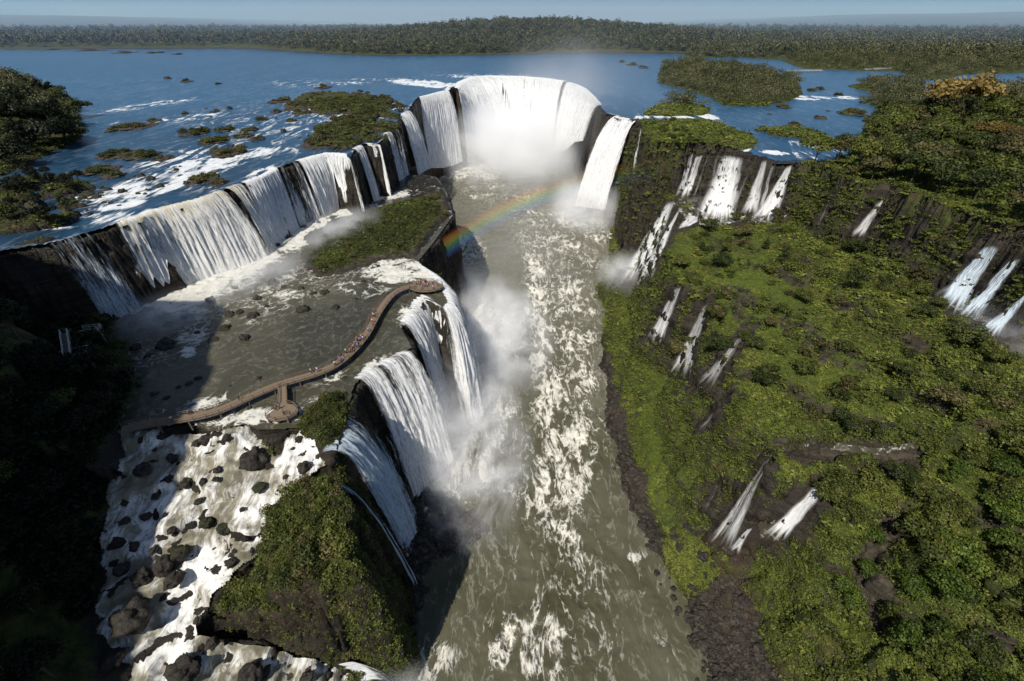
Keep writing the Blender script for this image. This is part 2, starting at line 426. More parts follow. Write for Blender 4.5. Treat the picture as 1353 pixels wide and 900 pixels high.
    hl = np.where(d < 0, top, idw(SH_C, X, Y) - .4 - d * (2.3 + .6 * n1 + 1.8 * sstep(125, 140, Y) * sstep(240, 225, Y)) + 1.5 * n3 * sstep(0, 2, d))
    win = hl > H
    H = np.where(win, hl, H); veg = np.where(win, np.where(d < 0, .95 - .55 * riser * sstep(-.15, .25, fbm(X, Y, 13, 3, 89)), .75 + .3 * n1), veg)
    gd = np.full(X.shape, 99., np.float32)
    for gl in GULLIES:
        w_ = [P(*q) for q in gl]
        for a, b in zip(w_, w_[1:]):
            ex, ey = b[0] - a[0], b[1] - a[1]; t = np.clip(((X - a[0]) * ex + (Y - a[1]) * ey) / (ex * ex + ey * ey), 0, 1)
            gd = np.minimum(gd, np.hypot(X - a[0] - ex * t, Y - a[1] - ey * t))
    gm = sstep(4.2, 1.2, gd + n1 + .6 * n2)
    H = H - 3.2 * gm; veg = veg * (1 - .8 * gm)
    # wooded hill on the left bank; its out-of-view ridge is shaped to cast shade
    d = -sdf(HILL, X + 2 * n1, Y + 2 * n1)
    e = np.maximum(d - 13, 0)
    base = np.where(Y < 62, -30.0 - 12 * sstep(70, 20, Y), -25.5)
    nose = sstep(95, 30, Y)
    hl = base + np.minimum(np.maximum(d, -3) * (.95 - .45 * sstep(85, 105, Y)) , 18) + np.minimum(e * (.3 + 2.6 * nose), 16 + 125 * nose) + 1.2 * n1 + .5 * n2
    win = (hl > H) & (d > -3)
    H = np.where(win, hl, H); veg = np.where(win, sstep(-1, 2.5, d + 1.5 * n2), veg)
    return H.astype(np.float32), np.clip(veg, 0, 1)

GX, GY = np.meshgrid(XS, YS)
GX = GX.astype(np.float32); GY = GY.astype(np.float32)
HZ, VEG = build_heights(GX, GY)

def ground(x, y, arr=None):
    a = HZ if arr is None else arr
    x = np.asarray(x, np.float64); y = np.asarray(y, np.float64)
    i = np.clip(np.searchsorted(XS, x) - 1, 0, len(XS) - 2); j = np.clip(np.searchsorted(YS, y) - 1, 0, len(YS) - 2)
    tx = np.clip((x - XS[i]) / (XS[i + 1] - XS[i]), 0, 1); ty = np.clip((y - YS[j]) / (YS[j + 1] - YS[j]), 0, 1)
    return (a[j, i] * (1 - tx) + a[j, i + 1] * tx) * (1 - ty) + (a[j + 1, i] * (1 - tx) + a[j + 1, i + 1] * tx) * ty

# ledges and blocks on the steep faces
gy, gx = np.gradient(HZ)
sx = gx / np.gradient(XS)[None, :]; sy = gy / np.gradient(YS)[:, None]
SLOPE = np.hypot(sx, sy)
st = sstep(.8, 2.5, SLOPE) * sstep(420, 300, GY)
dn = 1.3 * fbm(GX + GY, HZ * 1.4, 4.0, 4, 41) + 1.5 * (np.abs(((HZ / 8.5 + .35 * fbm(GX, GY, 25, 3, 43)) % 1.0) - .5) * 2 - .5) + .7 * gnoise((GX - GY) / 1.1, HZ / 2.0, 42)
DX = (GX - sx / np.maximum(SLOPE, 1e-3) * dn * st).astype(np.float32)
DY = (GY - sy / np.maximum(SLOPE, 1e-3) * dn * st).astype(np.float32)

g = G('ground_cover_and_basalt')
pos = g.pos(); veg = g.attr('veg'); wet = g.attr('wet'); red = g.attr('red')
nz = g.sep(g.nrm())[2]
nA = g.noise(pos, .06, 4, .6); nB = g.noise(pos, .45, 5, .65); nC = g.noise(pos, 2.2, 4, .7); nD = g.noise(pos, .17, 4, .6)
strat = g.noise(g.vmath('MULTIPLY', pos, (.25, .25, 1.6)), 1.0, 5, .65, 1.0)
rock = g.mix(g.smooth(strat, .3, .7), (.018, .014, .010), (.092, .074, .052))
rock = g.mix(g.smooth(nC, .35, .75), rock, g.mix(.5, rock, (.085, .074, .052)))
band = g.smooth(g.noise(g.vmath('MULTIPLY', pos, (.03, .03, .55)), 1.0, 3, .6, .3), .42, .58)
rock = g.mix(g.math('MULTIPLY', band, .55), rock, (.010, .008, .007))
rock = g.mix(g.math('MULTIPLY', red, g.smooth(nB, .3, .6)), rock, (.070, .045, .026))
gre = g.ramp(nB, [(.25, (.010, .012, .004)), (.42, (.026, .034, .008)), (.56, (.050, .062, .013)), (.75, (.092, .104, .024))])
gre2 = g.ramp(nB, [(.25, (.020, .018, .006)), (.5, (.060, .050, .016)), (.78, (.11, .085, .03))])
gre = g.mix(g.smooth(nD, .46, .66), gre, gre2)
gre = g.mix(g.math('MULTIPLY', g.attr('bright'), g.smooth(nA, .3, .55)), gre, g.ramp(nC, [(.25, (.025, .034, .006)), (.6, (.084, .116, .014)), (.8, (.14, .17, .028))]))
edge = g.math('ADD', g.math('SUBTRACT', nB, .5), g.math('MULTIPLY', g.math('SUBTRACT', nC, .5), .7))
vm = g.smooth(g.math('ADD', g.math('SUBTRACT', g.math('SUBTRACT', veg, g.math('MULTIPLY', g.smooth(g.noise(pos, .07, 5, .65), .56, .70), .45)), g.lin(nz, .15, .75, .45, .0)), edge), .3, .55)
col = g.mix(vm, rock, gre)
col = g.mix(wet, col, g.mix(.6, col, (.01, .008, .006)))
bh = g.math('ADD', g.math('MULTIPLY', nC, .6), nB)
bmp = g.bump(bh, .9, .8)
rgh = g.lin(wet, 0, 1, .85, .38)
ground_mat = g.end(g.bsdf(col, rgh, bmp, .25))

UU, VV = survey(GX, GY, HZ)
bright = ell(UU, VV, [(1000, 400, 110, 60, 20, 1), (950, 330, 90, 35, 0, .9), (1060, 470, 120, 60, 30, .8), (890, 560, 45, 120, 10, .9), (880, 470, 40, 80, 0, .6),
                      (1150, 560, 90, 40, 0, .7), (870, 640, 30, 80, 0, .8), (1020, 780, 50, 60, 0, .3), (1200, 690, 120, 80, 0, .55), (920, 240, 70, 40, 0, .35)])
brown = ell(UU, VV, [(930, 600, 110, 110, 20, .8), (1060, 580, 140, 50, 0, .7), (900, 480, 50, 60, 0, .3), (1080, 720, 110, 80, 20, .5)])
redm = ell(UU, VV, [(1280, 560, 50, 25, 0, 1), (960, 760, 90, 60, 20, .9), (1120, 630, 80, 16, -5, .9), (360, 790, 90, 40, 10, .5), (340, 610, 40, 30, 0, .7), (1010, 270, 40, 40, 0, .4), (540, 770, 30, 60, 0, .6)])
water_z = np.maximum(zR(GY), -200)
wetm = np.clip(sstep(3.5, .5, HZ - zR(GY)) + sstep(.8, 0., HZ) * (HZ > -6.8) * (VEG < .4) + sstep(1.2, .1, np.abs(HZ - ZT)) * (GX < 0) * (VEG < .4)
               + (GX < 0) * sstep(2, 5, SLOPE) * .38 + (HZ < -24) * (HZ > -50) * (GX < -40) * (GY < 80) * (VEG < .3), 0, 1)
for nm, arr in ():
    pass
V3 = np.stack([DX, DY, HZ], -1).reshape(-1, 3)
me = mesh_np('ground', V3, grid_faces(*GX.shape))
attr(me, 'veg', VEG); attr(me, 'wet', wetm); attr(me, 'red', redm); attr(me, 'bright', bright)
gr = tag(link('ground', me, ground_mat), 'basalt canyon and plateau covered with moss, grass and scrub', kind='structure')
# ================================================================== WATER SHEETS
def water_mat(name, deep, shallow, foam_col, rough, spec, fscale, stretch=(1, 1, 1), vein=1.0, bump=.25, soft=.34):
    g = G(name)
    pos = g.pos(); p = g.vmath('MULTIPLY', pos, stretch)
    foam = g.attr('foam'); tone = g.attr('tone')
    warp = g.n('ShaderNodeTexNoise'); g.put(warp.inputs['Vector'], p); warp.inputs['Scale'].default_value = fscale * .5; warp.inputs['Detail'].default_value = 3
    p2 = g.vmath('ADD', p, g.vmath('SCALE', g.vmath('SUBTRACT', warp.outputs['Color'], (.5, .5, .5)), (0, 0, 0)))
    sc = p2.node; sc.inputs[1].default_value = (0, 0, 0)
    wv = g.n('ShaderNodeVectorMath', operation='SCALE'); g.put(wv.inputs[0], g.vmath('SUBTRACT', warp.outputs['Color'], (.5, .5, .5))); wv.inputs['Scale'].default_value = 2.2 / fscale
    p2 = g.vmath('ADD', p, wv.outputs[0])
    r1 = g.math('ABSOLUTE', g.math('SUBTRACT', g.noise(p2, fscale, 4, .55), .5))
    r2 = g.math('ABSOLUTE', g.math('SUBTRACT', g.noise(p2, fscale * 2.7, 4, .6), .5))
    lace = g.math('SUBTRACT', 1.0, g.math('ADD', g.math('MULTIPLY', r1, 5.2 * vein), g.math('MULTIPLY', r2, 2.6 * vein)))   # bright on thin veins
    fine = g.noise(p2, fscale * 9, 4, .7)
    blob = g.noise(p2, fscale * .8, 5, .6)
    sig = g.math('ADD', g.math('ADD', g.math('MULTIPLY', lace, .55), g.math('MULTIPLY', blob, .45)), g.math('MULTIPLY', g.math('SUBTRACT', fine, .5), .5))
    th = g.lin(foam, 0, 1, .98, .0)
    m = g.smooth(sig, th, g.math('ADD', th, soft))
    base = g.mix(tone, deep, shallow)
    base = g.mix(g.smooth(g.noise(p, fscale * .35, 5, .6), .35, .7), base, g.mix(.35, base, shallow))
    film = g.math('MULTIPLY', g.smooth(lace, .62, 1.0), g.math('ADD', .10, g.math('MULTIPLY', foam, .75)), clamp=True)
    base = g.mix(g.math('MULTIPLY', film, .55), base, foam_col)
    col = g.mix(m, base, g.mix(fine, g.mix(.45, foam_col, base), foam_col))
    h = g.math('ADD', g.math('MULTIPLY', g.noise(p2, fscale * 3, 4, .6), 1.0), g.math('MULTIPLY', m, .6))
    bm = g.bump(h, bump, .9)
    rg = g.lin(m, 0, 1, rough, .75)
    return g.end(g.bsdf(col, rg, bm, spec))

def sheet(name, xs, ys, zf, polykeep, mat, foamf, tonef, label, kind='structure'):
    X, Y = np.meshgrid(xs, ys); X = X.astype(np.float32); Y = Y.astype(np.float32)
    Z = zf(X, Y)
    keep = polykeep(X, Y, Z)
    u, v = survey(X, Y, Z)
    fo = np.clip(foamf(X, Y, Z, u, v), 0, 1.2); to = np.clip(tonef(X, Y, Z, u, v), 0, 1)
    Z = Z + wave_amp(X, Y, fo, name)
    V = np.stack([X, Y, Z], -1).reshape(-1, 3); F = grid_faces(*X.shape, keep)
    V, F, fo, to = compact(V, F, fo.ravel(), to.ravel())
    me = mesh_np(name, V, F); attr(me, 'foam', fo); attr(me, 'tone', to)
    return tag(link(name, me, mat), label, kind=kind)

def wave_amp(X, Y, fo, name):
    if name == 'canyon_river':
        return (.28 + 1.5 * fo) * (fbm(X, Y * .8, 5, 5, 61) + .8 * ridged(X + .3 * Y, Y, 9, 4, 62) - .6)
    if name == 'upper_river':
        near = sstep(500, 150, Y)
        return (.06 + .55 * fo) * near * fbm(X, Y, 4, 4, 63)
    if name == 'rapids':
        return .85 * (fbm(X, Y, 3.2, 5, 64) + .6 * ridged(X, Y, 4, 3, 65) - .4)
    return (.10 + .6 * fo) * fbm(X, Y, 3, 4, 66)

# --- canyon river
river_mat = water_mat('murky_river_water', (.050, .048, .021), (.135, .130, .092), (.76, .73, .64), .30, .24, .24, (1, .42, 1), 1.1, .35)
RF = [(735, 330, 75, 40, 20, .75), (745, 420, 62, 80, 0, .86), (745, 520, 60, 80, 10, .82), (745, 600, 62, 90, 20, .92), (730, 660, 52, 60, 30, .80), (690, 640, 70, 60, 40, .42),
      (735, 760, 80, 90, 20, .68), (700, 850, 80, 75, 30, .78), (740, 560, 110, 190, 0, .40), (700, 780, 130, 160, 0, .30), (640, 560, 60, 60, 20, .95), (600, 620, 60, 60, 0, 1.0),
      (650, 440, 70, 50, 20, .95), (590, 590, 70, 90, 10, .9), (780, 770, 100, 120, 0, .24), (720, 290, 60, 26, 10, .68), (640, 250, 50, 30, 0, .6), (680, 250, 60, 30, 0, .55), (770, 290, 50, 22, 0, .95),
      (840, 345, 40, 22, 0, 1.05), (610, 330, 40, 26, 0, 1.05), (790, 310, 30, 20, 10, .75), (840, 735, 22, 10, 0, .7), (640, 215, 130, 30, 0, 1.0), (880, 870, 22, 60, -20, .42), (860, 780, 20, 40, -20, .4),
      (560, 680, 40, 20, 0, .8), (560, 870, 60, 30, 0, .8), (530, 895, 60, 25, 0, 1.0)]
def river_foam(X, Y, Z, u, v):
    base = ell(u, v, RF)
    cx = 13 + 10 * fbm(Y * 0, Y, 34, 3, 81) + 6 * sstep(170, 60, Y)
    rib = .72 * np.exp(-((X - cx) / 7.5) ** 2) * sstep(300, 250, Y) * (.45 + .55 * sstep(60, 95, Y))
    return np.maximum(base * (.60 + .42 * fbm(X, Y, 14, 3, 71)), rib * (.95 + .5 * fbm(X, Y, 10, 3, 82))) + .07
def river_tone(X, Y, Z, u, v):
    return .26 + .45 * fbm(X, Y, 25, 3, 72) + .55 * sstep(70, 200, Y)
sheet('canyon_river', np.arange(-85, 95, .5), axis([(14, .4), (200, .6), (480, 1.4)]), lambda X, Y: zR(Y) + 0 * X,
      lambda X, Y, Z: (ground(X, Y) < Z + 2.5), river_mat, river_foam, river_tone, 'murky olive river churned with foam in the canyon')

# --- upper river
blue_mat = water_mat('blue_river_water', (.004, .020, .042), (.016, .078, .160), (.78, .80, .80), .30, .40, .12, (1, .30, 1), 1.0, .14)
UF = [(180, 250, 90, 18, -18, .80), (240, 232, 80, 20, -20, .86), (235, 240, 50, 9, -20, 1.1), (265, 215, 50, 6, -12, 1.05), (230, 215, 70, 10, -8, .70), (160, 272, 40, 6, -10, 1.0), (120, 262, 30, 4, 0, .9), (140, 265, 60, 8, -10, .75), (330, 203, 45, 10, -8, .8), (300, 215, 60, 12, -20, .8), (370, 200, 60, 10, -10, .62), (255, 198, 40, 7, 0, .62),
      (165, 285, 60, 8, -10, .75), (105, 285, 40, 6, 0, .75), (345, 228, 30, 6, -20, .9), (330, 170, 110, 40, 0, .42), (420, 155, 80, 35, 0, .5), (340, 178, 140, 20, -10, .5), (190, 140, 90, 5, -8, .62), (250, 156, 80, 6, -6, .6), (150, 165, 40, 5, 0, .55),
      (400, 110, 60, 8, 0, .45), (500, 137, 45, 7, 10, .85), (560, 110, 60, 6, 5, 1.1), (640, 99, 90, 6, 0, 1.15), (650, 89, 70, 2.5, 0, .8), (710, 90, 60, 3, 0, .6), (590, 116, 40, 4, 10, 1.1), (495, 141, 30, 5, 0, 1.0),
      (500, 150, 14, 6, 20, 1.0), (470, 155, 16, 5, 20, .8), (500, 105, 60, 2.5, 0, .6), (460, 110, 40, 3, 0, .6),
      (890, 155, 50, 3.5, 2, .95), (930, 153, 26, 5, 10, 1.0), (850, 156, 14, 6, 0, .95), (1060, 129, 50, 4, 2, .8), (1120, 129, 30, 3, 0, .7), (965, 194, 14, 6, -8, 1.25), (985, 195, 10, 6, 0, 1.2), (1025, 202, 22, 3.5, 5, 1.15), (1070, 206, 40, 6, 5, .55), (1090, 196, 40, 5, 8, .6), (1055, 190, 30, 5, 0, .45),
      (960, 196, 16, 6, 0, 1.0), (1126, 188, 5, 3, 0, 1.0), (60, 300, 50, 5, 0, .6), (270, 250, 40, 5, 0, .6), (20, 95, 60, 4, 0, .3), (200, 108, 160, 30, 0, .12)]
def up_foam(X, Y, Z, u, v):
    d = -sdf(UPPER, X, Y)
    lip = sstep(5, 0, d) * .42 * (X < 80) * (Y > 117)
    shore = .38 * sstep(.9, .2, Z - ground(X, Y)) * sstep(420, 300, Y) * (.5 + fbm(X, Y, 8, 3, 74))
    return np.maximum(np.maximum(ell(u, v, UF) * (.80 + .55 * fbm(X, Y, 12, 3, 73)), lip), shore) * sstep(700, 500, Y) + .05
def up_tone(X, Y, Z, u, v):
    return .12 + .78 * sstep(150, 480, Y) + .35 * fbm(X, Y * .25, 40, 4, 75) + .25 * sstep(90, 140, X)
def up_keep(X, Y, Z):
    return (sdf(UPPER, X, Y) < -.1) & (ground(X, Y) < Z + 3.5)
sheet('upper_river', axis([(-2200, 40), (-700, 8), (-260, 1.2), (-60, .9), (140, .9), (270, 1.5), (700, 8), (2200, 40)]), axis([(104, .9), (260, .9), (480, 1.6), (640, 2.5), (1100, 10), (1700, 30)]),
      lambda X, Y: zU(X, Y) + 0 * X, up_keep, blue_mat, up_foam, up_tone, 'wide blue river above the falls broken by rapids')

# --- pool on the left tier
pool_mat = water_mat('brown_pool_water', (.036, .034, .022), (.085, .078, .05), (.72, .70, .63), .30, .35, .22, (1, 1, 1), 1.0, .22)
PF = [(262, 366, 92, 42, -25, 1.4), (335, 332, 80, 32, -28, 1.4), (395, 306, 64, 24, -25, 1.3), (460, 282, 60, 14, -10, 1.15), (520, 258, 50, 6, -10, .9), (190, 395, 40, 20, -20, .95), (300, 375, 70, 22, -20, .66), (255, 430, 30, 50, 20, .62),
      (400, 365, 70, 20, -20, .55), (370, 390, 80, 26, -10, .5), (380, 385, 24, 10, -20, .7), (255, 450, 16, 36, 25, .68), (200, 470, 40, 30, 0, .42), (320, 410, 60, 30, 0, .48), (240, 540, 50, 12, -15, .66), (280, 530, 40, 10, -20, .7),
      (520, 360, 55, 18, 0, 1.0), (470, 380, 40, 12, 10, .62), (560, 358, 24, 12, 30, 1.1), (500, 385, 30, 8, -20, .6), (520, 345, 30, 8, 0, .85), (540, 420, 22, 18, 30, .9), (500, 480, 28, 10, -25, 1.1), (440, 500, 30, 8, -20, .6), (420, 530, 20, 10, 0, .5),
      (350, 550, 90, 14, -6, .8), (220, 560, 60, 10, 0, .8), (140, 400, 60, 14, -30, .7), (460, 360, 80, 20, 0, .4)]
def pool_foam(X, Y, Z, u, v):
    g_ = sstep(.55, .1, Z - ground(X, Y)) * .33 * (1 + fbm(X, Y, 6, 3, 76))
    return np.maximum(ell(u, v, PF) * (.80 + .45 * fbm(X, Y, 8, 3, 77)), g_) + .06
def pool_tone(X, Y, Z, u, v):
    return .35 + .5 * fbm(X, Y, 14, 4, 78) + ell(u, v, [(250, 470, 60, 80, 0, .5), (400, 385, 90, 30, 0, .5), (290, 395, 90, 40, 0, .5)]) - ell(u, v, [(440, 440, 90, 50, -30, .35)])
sheet('tier_pool', np.arange(-150, -14, .45), axis([(60, .42), (150, .45), (300, .8)]), lambda X, Y: ZT + 0 * X,
      lambda X, Y, Z: (sdf(TIER, X, Y) < .1) & (ground(X, Y) < Z + 2.5) & ~((sdf(RAPIDS, X, Y) < -1.5)), pool_mat, pool_foam, pool_tone, 'shallow brown pool on the ledge between the two drops')

# --- rapids beside the bluff
rap_mat = water_mat('white_rapids_water', (.10, .092, .06), (.30, .275, .205), (.88, .87, .84), .4, .3, .24, (1.1, .38, .5), .8, .35, soft=.55)
def rap_foam(X, Y, Z, u, v):
    hi = ell(u, v, [(400, 600, 50, 40, -30, .98), (340, 680, 40, 50, 20, .95), (260, 790, 50, 110, 25, 1.0), (230, 870, 60, 50, 0, 1.0), (330, 870, 60, 16, 5, .75), (420, 870, 60, 24, 5, 1.0), (300, 590, 60, 30, 0, .85), (220, 590, 50, 20, 0, .8),
                     (190, 700, 60, 60, 20, .72), (480, 890, 40, 20, 0, 1.1), (240, 660, 60, 60, 0, .75), (150, 840, 40, 60, 0, .7)])
    return np.maximum(hi * 1.12, .50) * (.84 + .6 * fbm(X, Y, 5, 4, 79))
sheet('rapids', np.arange(-100, -28, .3), np.arange(24, 76, .3), lambda X, Y: rap_z(X, Y) + 0 * X,
      lambda X, Y, Z: (sdf(RAPIDS, X, Y) < .4) & (ground(X, Y) < Z + 2.5), rap_mat, rap_foam, lambda X, Y, Z, u, v: .4 + .6 * fbm(X, Y, 7, 3, 80), 'white rapids tumbling over dark boulders beside the bluff')
# ================================================================== WATERFALLS
def falls_mat(name, white=(.93, .93, .92), grey=(.56, .59, .61), tint=None, soft=.20, off=0.0):
    g = G(name)
    fl = g.attr('flow', 'Vector'); dens = g.attr('dens'); s = g.sep(fl)
    u, v, lay = s[0], s[1], s[2]
    wob = g.noise(g.comb(g.math('MULTIPLY', u, .25), g.math('MULTIPLY', v, .10), lay), 1.0, 3, .5)
    uu = g.math('ADD', u, g.math('MULTIPLY', wob, 2.0))
    a1 = g.noise(g.comb(g.math('MULTIPLY', uu, .42), g.math('MULTIPLY', v, .020), lay), 1.0, 4, .55)
    a2 = g.noise(g.comb(g.math('MULTIPLY', uu, 1.7), g.math('MULTIPLY', v, .09), lay), 1.0, 4, .6)
    a3 = g.noise(g.comb(g.math('MULTIPLY', u, 5.0), g.math('MULTIPLY', v, .42), lay), 1.0, 4, .65)
    sig = g.math('ADD', g.math('ADD', g.math('MULTIPLY', a1, .27), g.math('MULTIPLY', a2, .36)), g.math('MULTIPLY', a3, .37))
    th = g.math('SUBTRACT', g.lin(dens, 0, 1, .80 - off, .24 - off), g.math('MULTIPLY', g.smooth(v, 2, 22), .12))
    al = g.smooth(sig, th, g.math('ADD', th, soft))
    al = g.math('MULTIPLY', al, g.attr('fade'))
    sh = g.smooth(g.math('ADD', g.math('ADD', g.math('MULTIPLY', a2, .5), g.math('MULTIPLY', a3, .5)), g.math('MULTIPLY', g.smooth(v, 3, 20), .10)), .38, .57)
    col = g.mix(sh, grey, white)
    if tint: col = g.mix(g.math('MULTIPLY', g.smooth(v, 7, 0), g.smooth(a1, .42, .6)), col, tint)
    bm = g.bump(g.math('ADD', a2, g.math('MULTIPLY', a3, .7)), .5, .7)
    bm = g.vmath('NORMALIZE', g.vmath('ADD', bm, (-.12, -.30, .62)))      # spray scatters light from every side
    d = g.n('ShaderNodeBsdfDiffuse'); g.put(d.inputs['Color'], col); g.put(d.inputs['Normal'], bm)
    t = g.n('ShaderNodeBsdfTranslucent'); g.put(t.inputs['Color'], col); g.put(t.inputs['Normal'], bm)
    tr = g.n('ShaderNodeBsdfTransparent')
    return g.end(g.mixs(al, tr.outputs[0], g.mixs(.26, d.outputs[0], t.outputs[0])))

FM_WHITE = falls_mat('falling_white_water')
FM_CREAM = falls_mat('falling_cream_water', (.92, .91, .88), (.50, .51, .51), (.72, .66, .48))
FM_SLIDE = falls_mat('sliding_white_water', (.92, .92, .91), (.50, .52, .53), soft=.46, off=.08)
FM_BLUE = falls_mat('falling_shade_tinted_water', (.70, .80, .88), (.25, .33, .42))  # white water with the blue of shade put into its colour

def resample(pts, n):
    p = np.array(pts, float); d = np.r_[0, np.cumsum(np.linalg.norm(np.diff(p, axis=0), axis=1))]
    t = np.linspace(0, d[-1], n)
    return np.stack([np.interp(t, d, p[:, k]) for k in range(p.shape[1])], 1), t

def waterfall(lip, base, dens, label, mat=None, dy=-1.5, step=.3, pre=3.0, layers=3, rough=.4, group=None, fade=.12, gaps=None, throw=None, zbase=None, seed=0, start=.25):
    """lip: (u, v, level) along the brink; base: (u, v) along the foot, taken at about the brink's northing"""
    L = [P(*q) if len(q) == 3 else P(q[0], q[1], 0) for q in lip]
    length = sum(math.dist(a[:2], b[:2]) for a, b in zip(L, L[1:]))
    n = max(6, int(length / step))
    Lr, ut = resample(L, n)
    bp, _ = resample([(q[0], q[1]) for q in base], n) if len(base) > 1 else (np.repeat(np.array([base[0][:2]], float), n, 0), 0)
    verts, flow, den, faces = [], [], [], []
    off = 0
    dv = np.interp(np.linspace(0, 1, n), np.linspace(0, 1, len(dens)), dens) if hasattr(dens, '__len__') else np.full(n, dens)
    edge = np.minimum(np.linspace(0, 1, n), np.linspace(1, 0, n)) / max(fade, 1e-3)
    dv = dv * np.clip(edge + .35 + .3 * gnoise(ut / 1.5, ut * 0 + seed), 0, 1)
    zmax = 0
    cols = []
    for j in range(n):
        b = PY(bp[j, 0], bp[j, 1], Lr[j, 1] + dy)
        dx, dyy = b[0] - Lr[j, 0], b[1] - Lr[j, 1]
        th = math.hypot(dx, dyy); 
        zb = b[2] if zbase is None else zbase
        if throw is not None:
            dx, dyy = throw if not isinstance(throw[0], tuple) else [np.interp(j / (n - 1), np.linspace(0, 1, len(throw)), [q[k] for q in throw]) for k in (0, 1)]; th = math.hypot(dx, dyy)
        cols.append((Lr[j], dx / max(th, .01), dyy / max(th, .01), max(th, .6), max(Lr[j, 2] - zb, 1.0)))
    m = int(np.clip(max(c[4] for c in cols) / .55, 14, 110))
    S = np.r_[np.linspace(-pre, 0, 8)[:-1], np.linspace(0, 1, 70) ** 1.0]
    for lay in range(layers):
        for j, (l, ex, ey, th, drop) in enumerate(cols):
            s = np.where(S < 0, S, S * th)
            x = l[0] + ex * s; y = l[1] + ey * s
            zb = np.where(S < 0, l[2] + .12 + .02 * S, l[2] + .12 - drop * np.clip(S, 0, 1) ** 2 * .985 - drop * .015 * np.clip(S, 0, 1))
            gz = ground(x, y) + .28 + .25 * lay
            z = np.maximum(zb, np.minimum(gz, l[2] + .5))
            z = np.minimum.accumulate(np.where(S < 0, l[2] + .15, z)) if True else z
            q = np.stack([x, y, z], 1)
            q, vt = resample(q, m)
            vv = vt - pre
            k = sstep(0, 6, vv) 
            a = (fbm(np.full(m, ut[j] / 1.1 + 40 * lay + seed), vv / 34, 1, 4, 201) * 1.1 + .28 * gnoise(np.full(m, ut[j] * 2.2), vv / 7 + 9 * lay, 202)) * rough * (.25 + k) + lay * .8 * k
            q[:, 0] += ex * a; q[:, 1] += ey * a
            q[:, 2] += .10 * gnoise(np.full(m, ut[j] / .9), vv / 1.2, 203)
            verts.append(q)
            flow.append(np.stack([np.full(m, ut[j] + seed * 13.1), vv, np.full(m, lay * 7.3 + seed)], 1))
            den.append(np.clip(dv[j] * (1, .74, .40)[lay] * sstep(-pre, -pre * (1 - start * 2), vv + .7 * gnoise(np.full(m, ut[j] / .8), vv * 0, 9)), 0, 1) * (1 + .0 * vv))
        idx = np.arange(n * m).reshape(n, m) + off
        faces.append(np.stack([idx[:-1, :-1], idx[1:, :-1], idx[1:, 1:], idx[:-1, 1:]], -1).reshape(-1, 4)); off += n * m
    V = np.concatenate(verts)
    org = np.array([Lr[:, 0].mean(), Lr[:, 1].mean(), Lr[:, 2].mean()])
    me = mesh_np('waterfall', V - org, np.concatenate(faces))
    attr_v(me, 'flow', np.concatenate(flow)); attr(me, 'dens', np.concatenate(den)); attr(me, 'fade', np.ones(len(V)))
    o = link('waterfall', me, mat or FM_WHITE, loc=tuple(org))
    return tag(o, label, 'waterfall', group)

def ray_hit(u, v):
    u = np.asarray(u, float); v = np.asarray(v, float)
    du, b = u - 676.5, 450.0 - v
    r = np.stack([du, FPX * CP + b * SP, -FPX * SP + b * CP], -1); r /= np.linalg.norm(r, axis=-1, keepdims=True)
    t = np.full(u.shape, 30.0); done = np.zeros(u.shape, bool)
    for _ in range(900):
        q = r * t[..., None]
        hit = ground(q[..., 0], q[..., 1]) > q[..., 2] + CAM_Z
        done |= hit
        if done.all(): break
        t = np.where(done, t, t + .4)
    return r, t

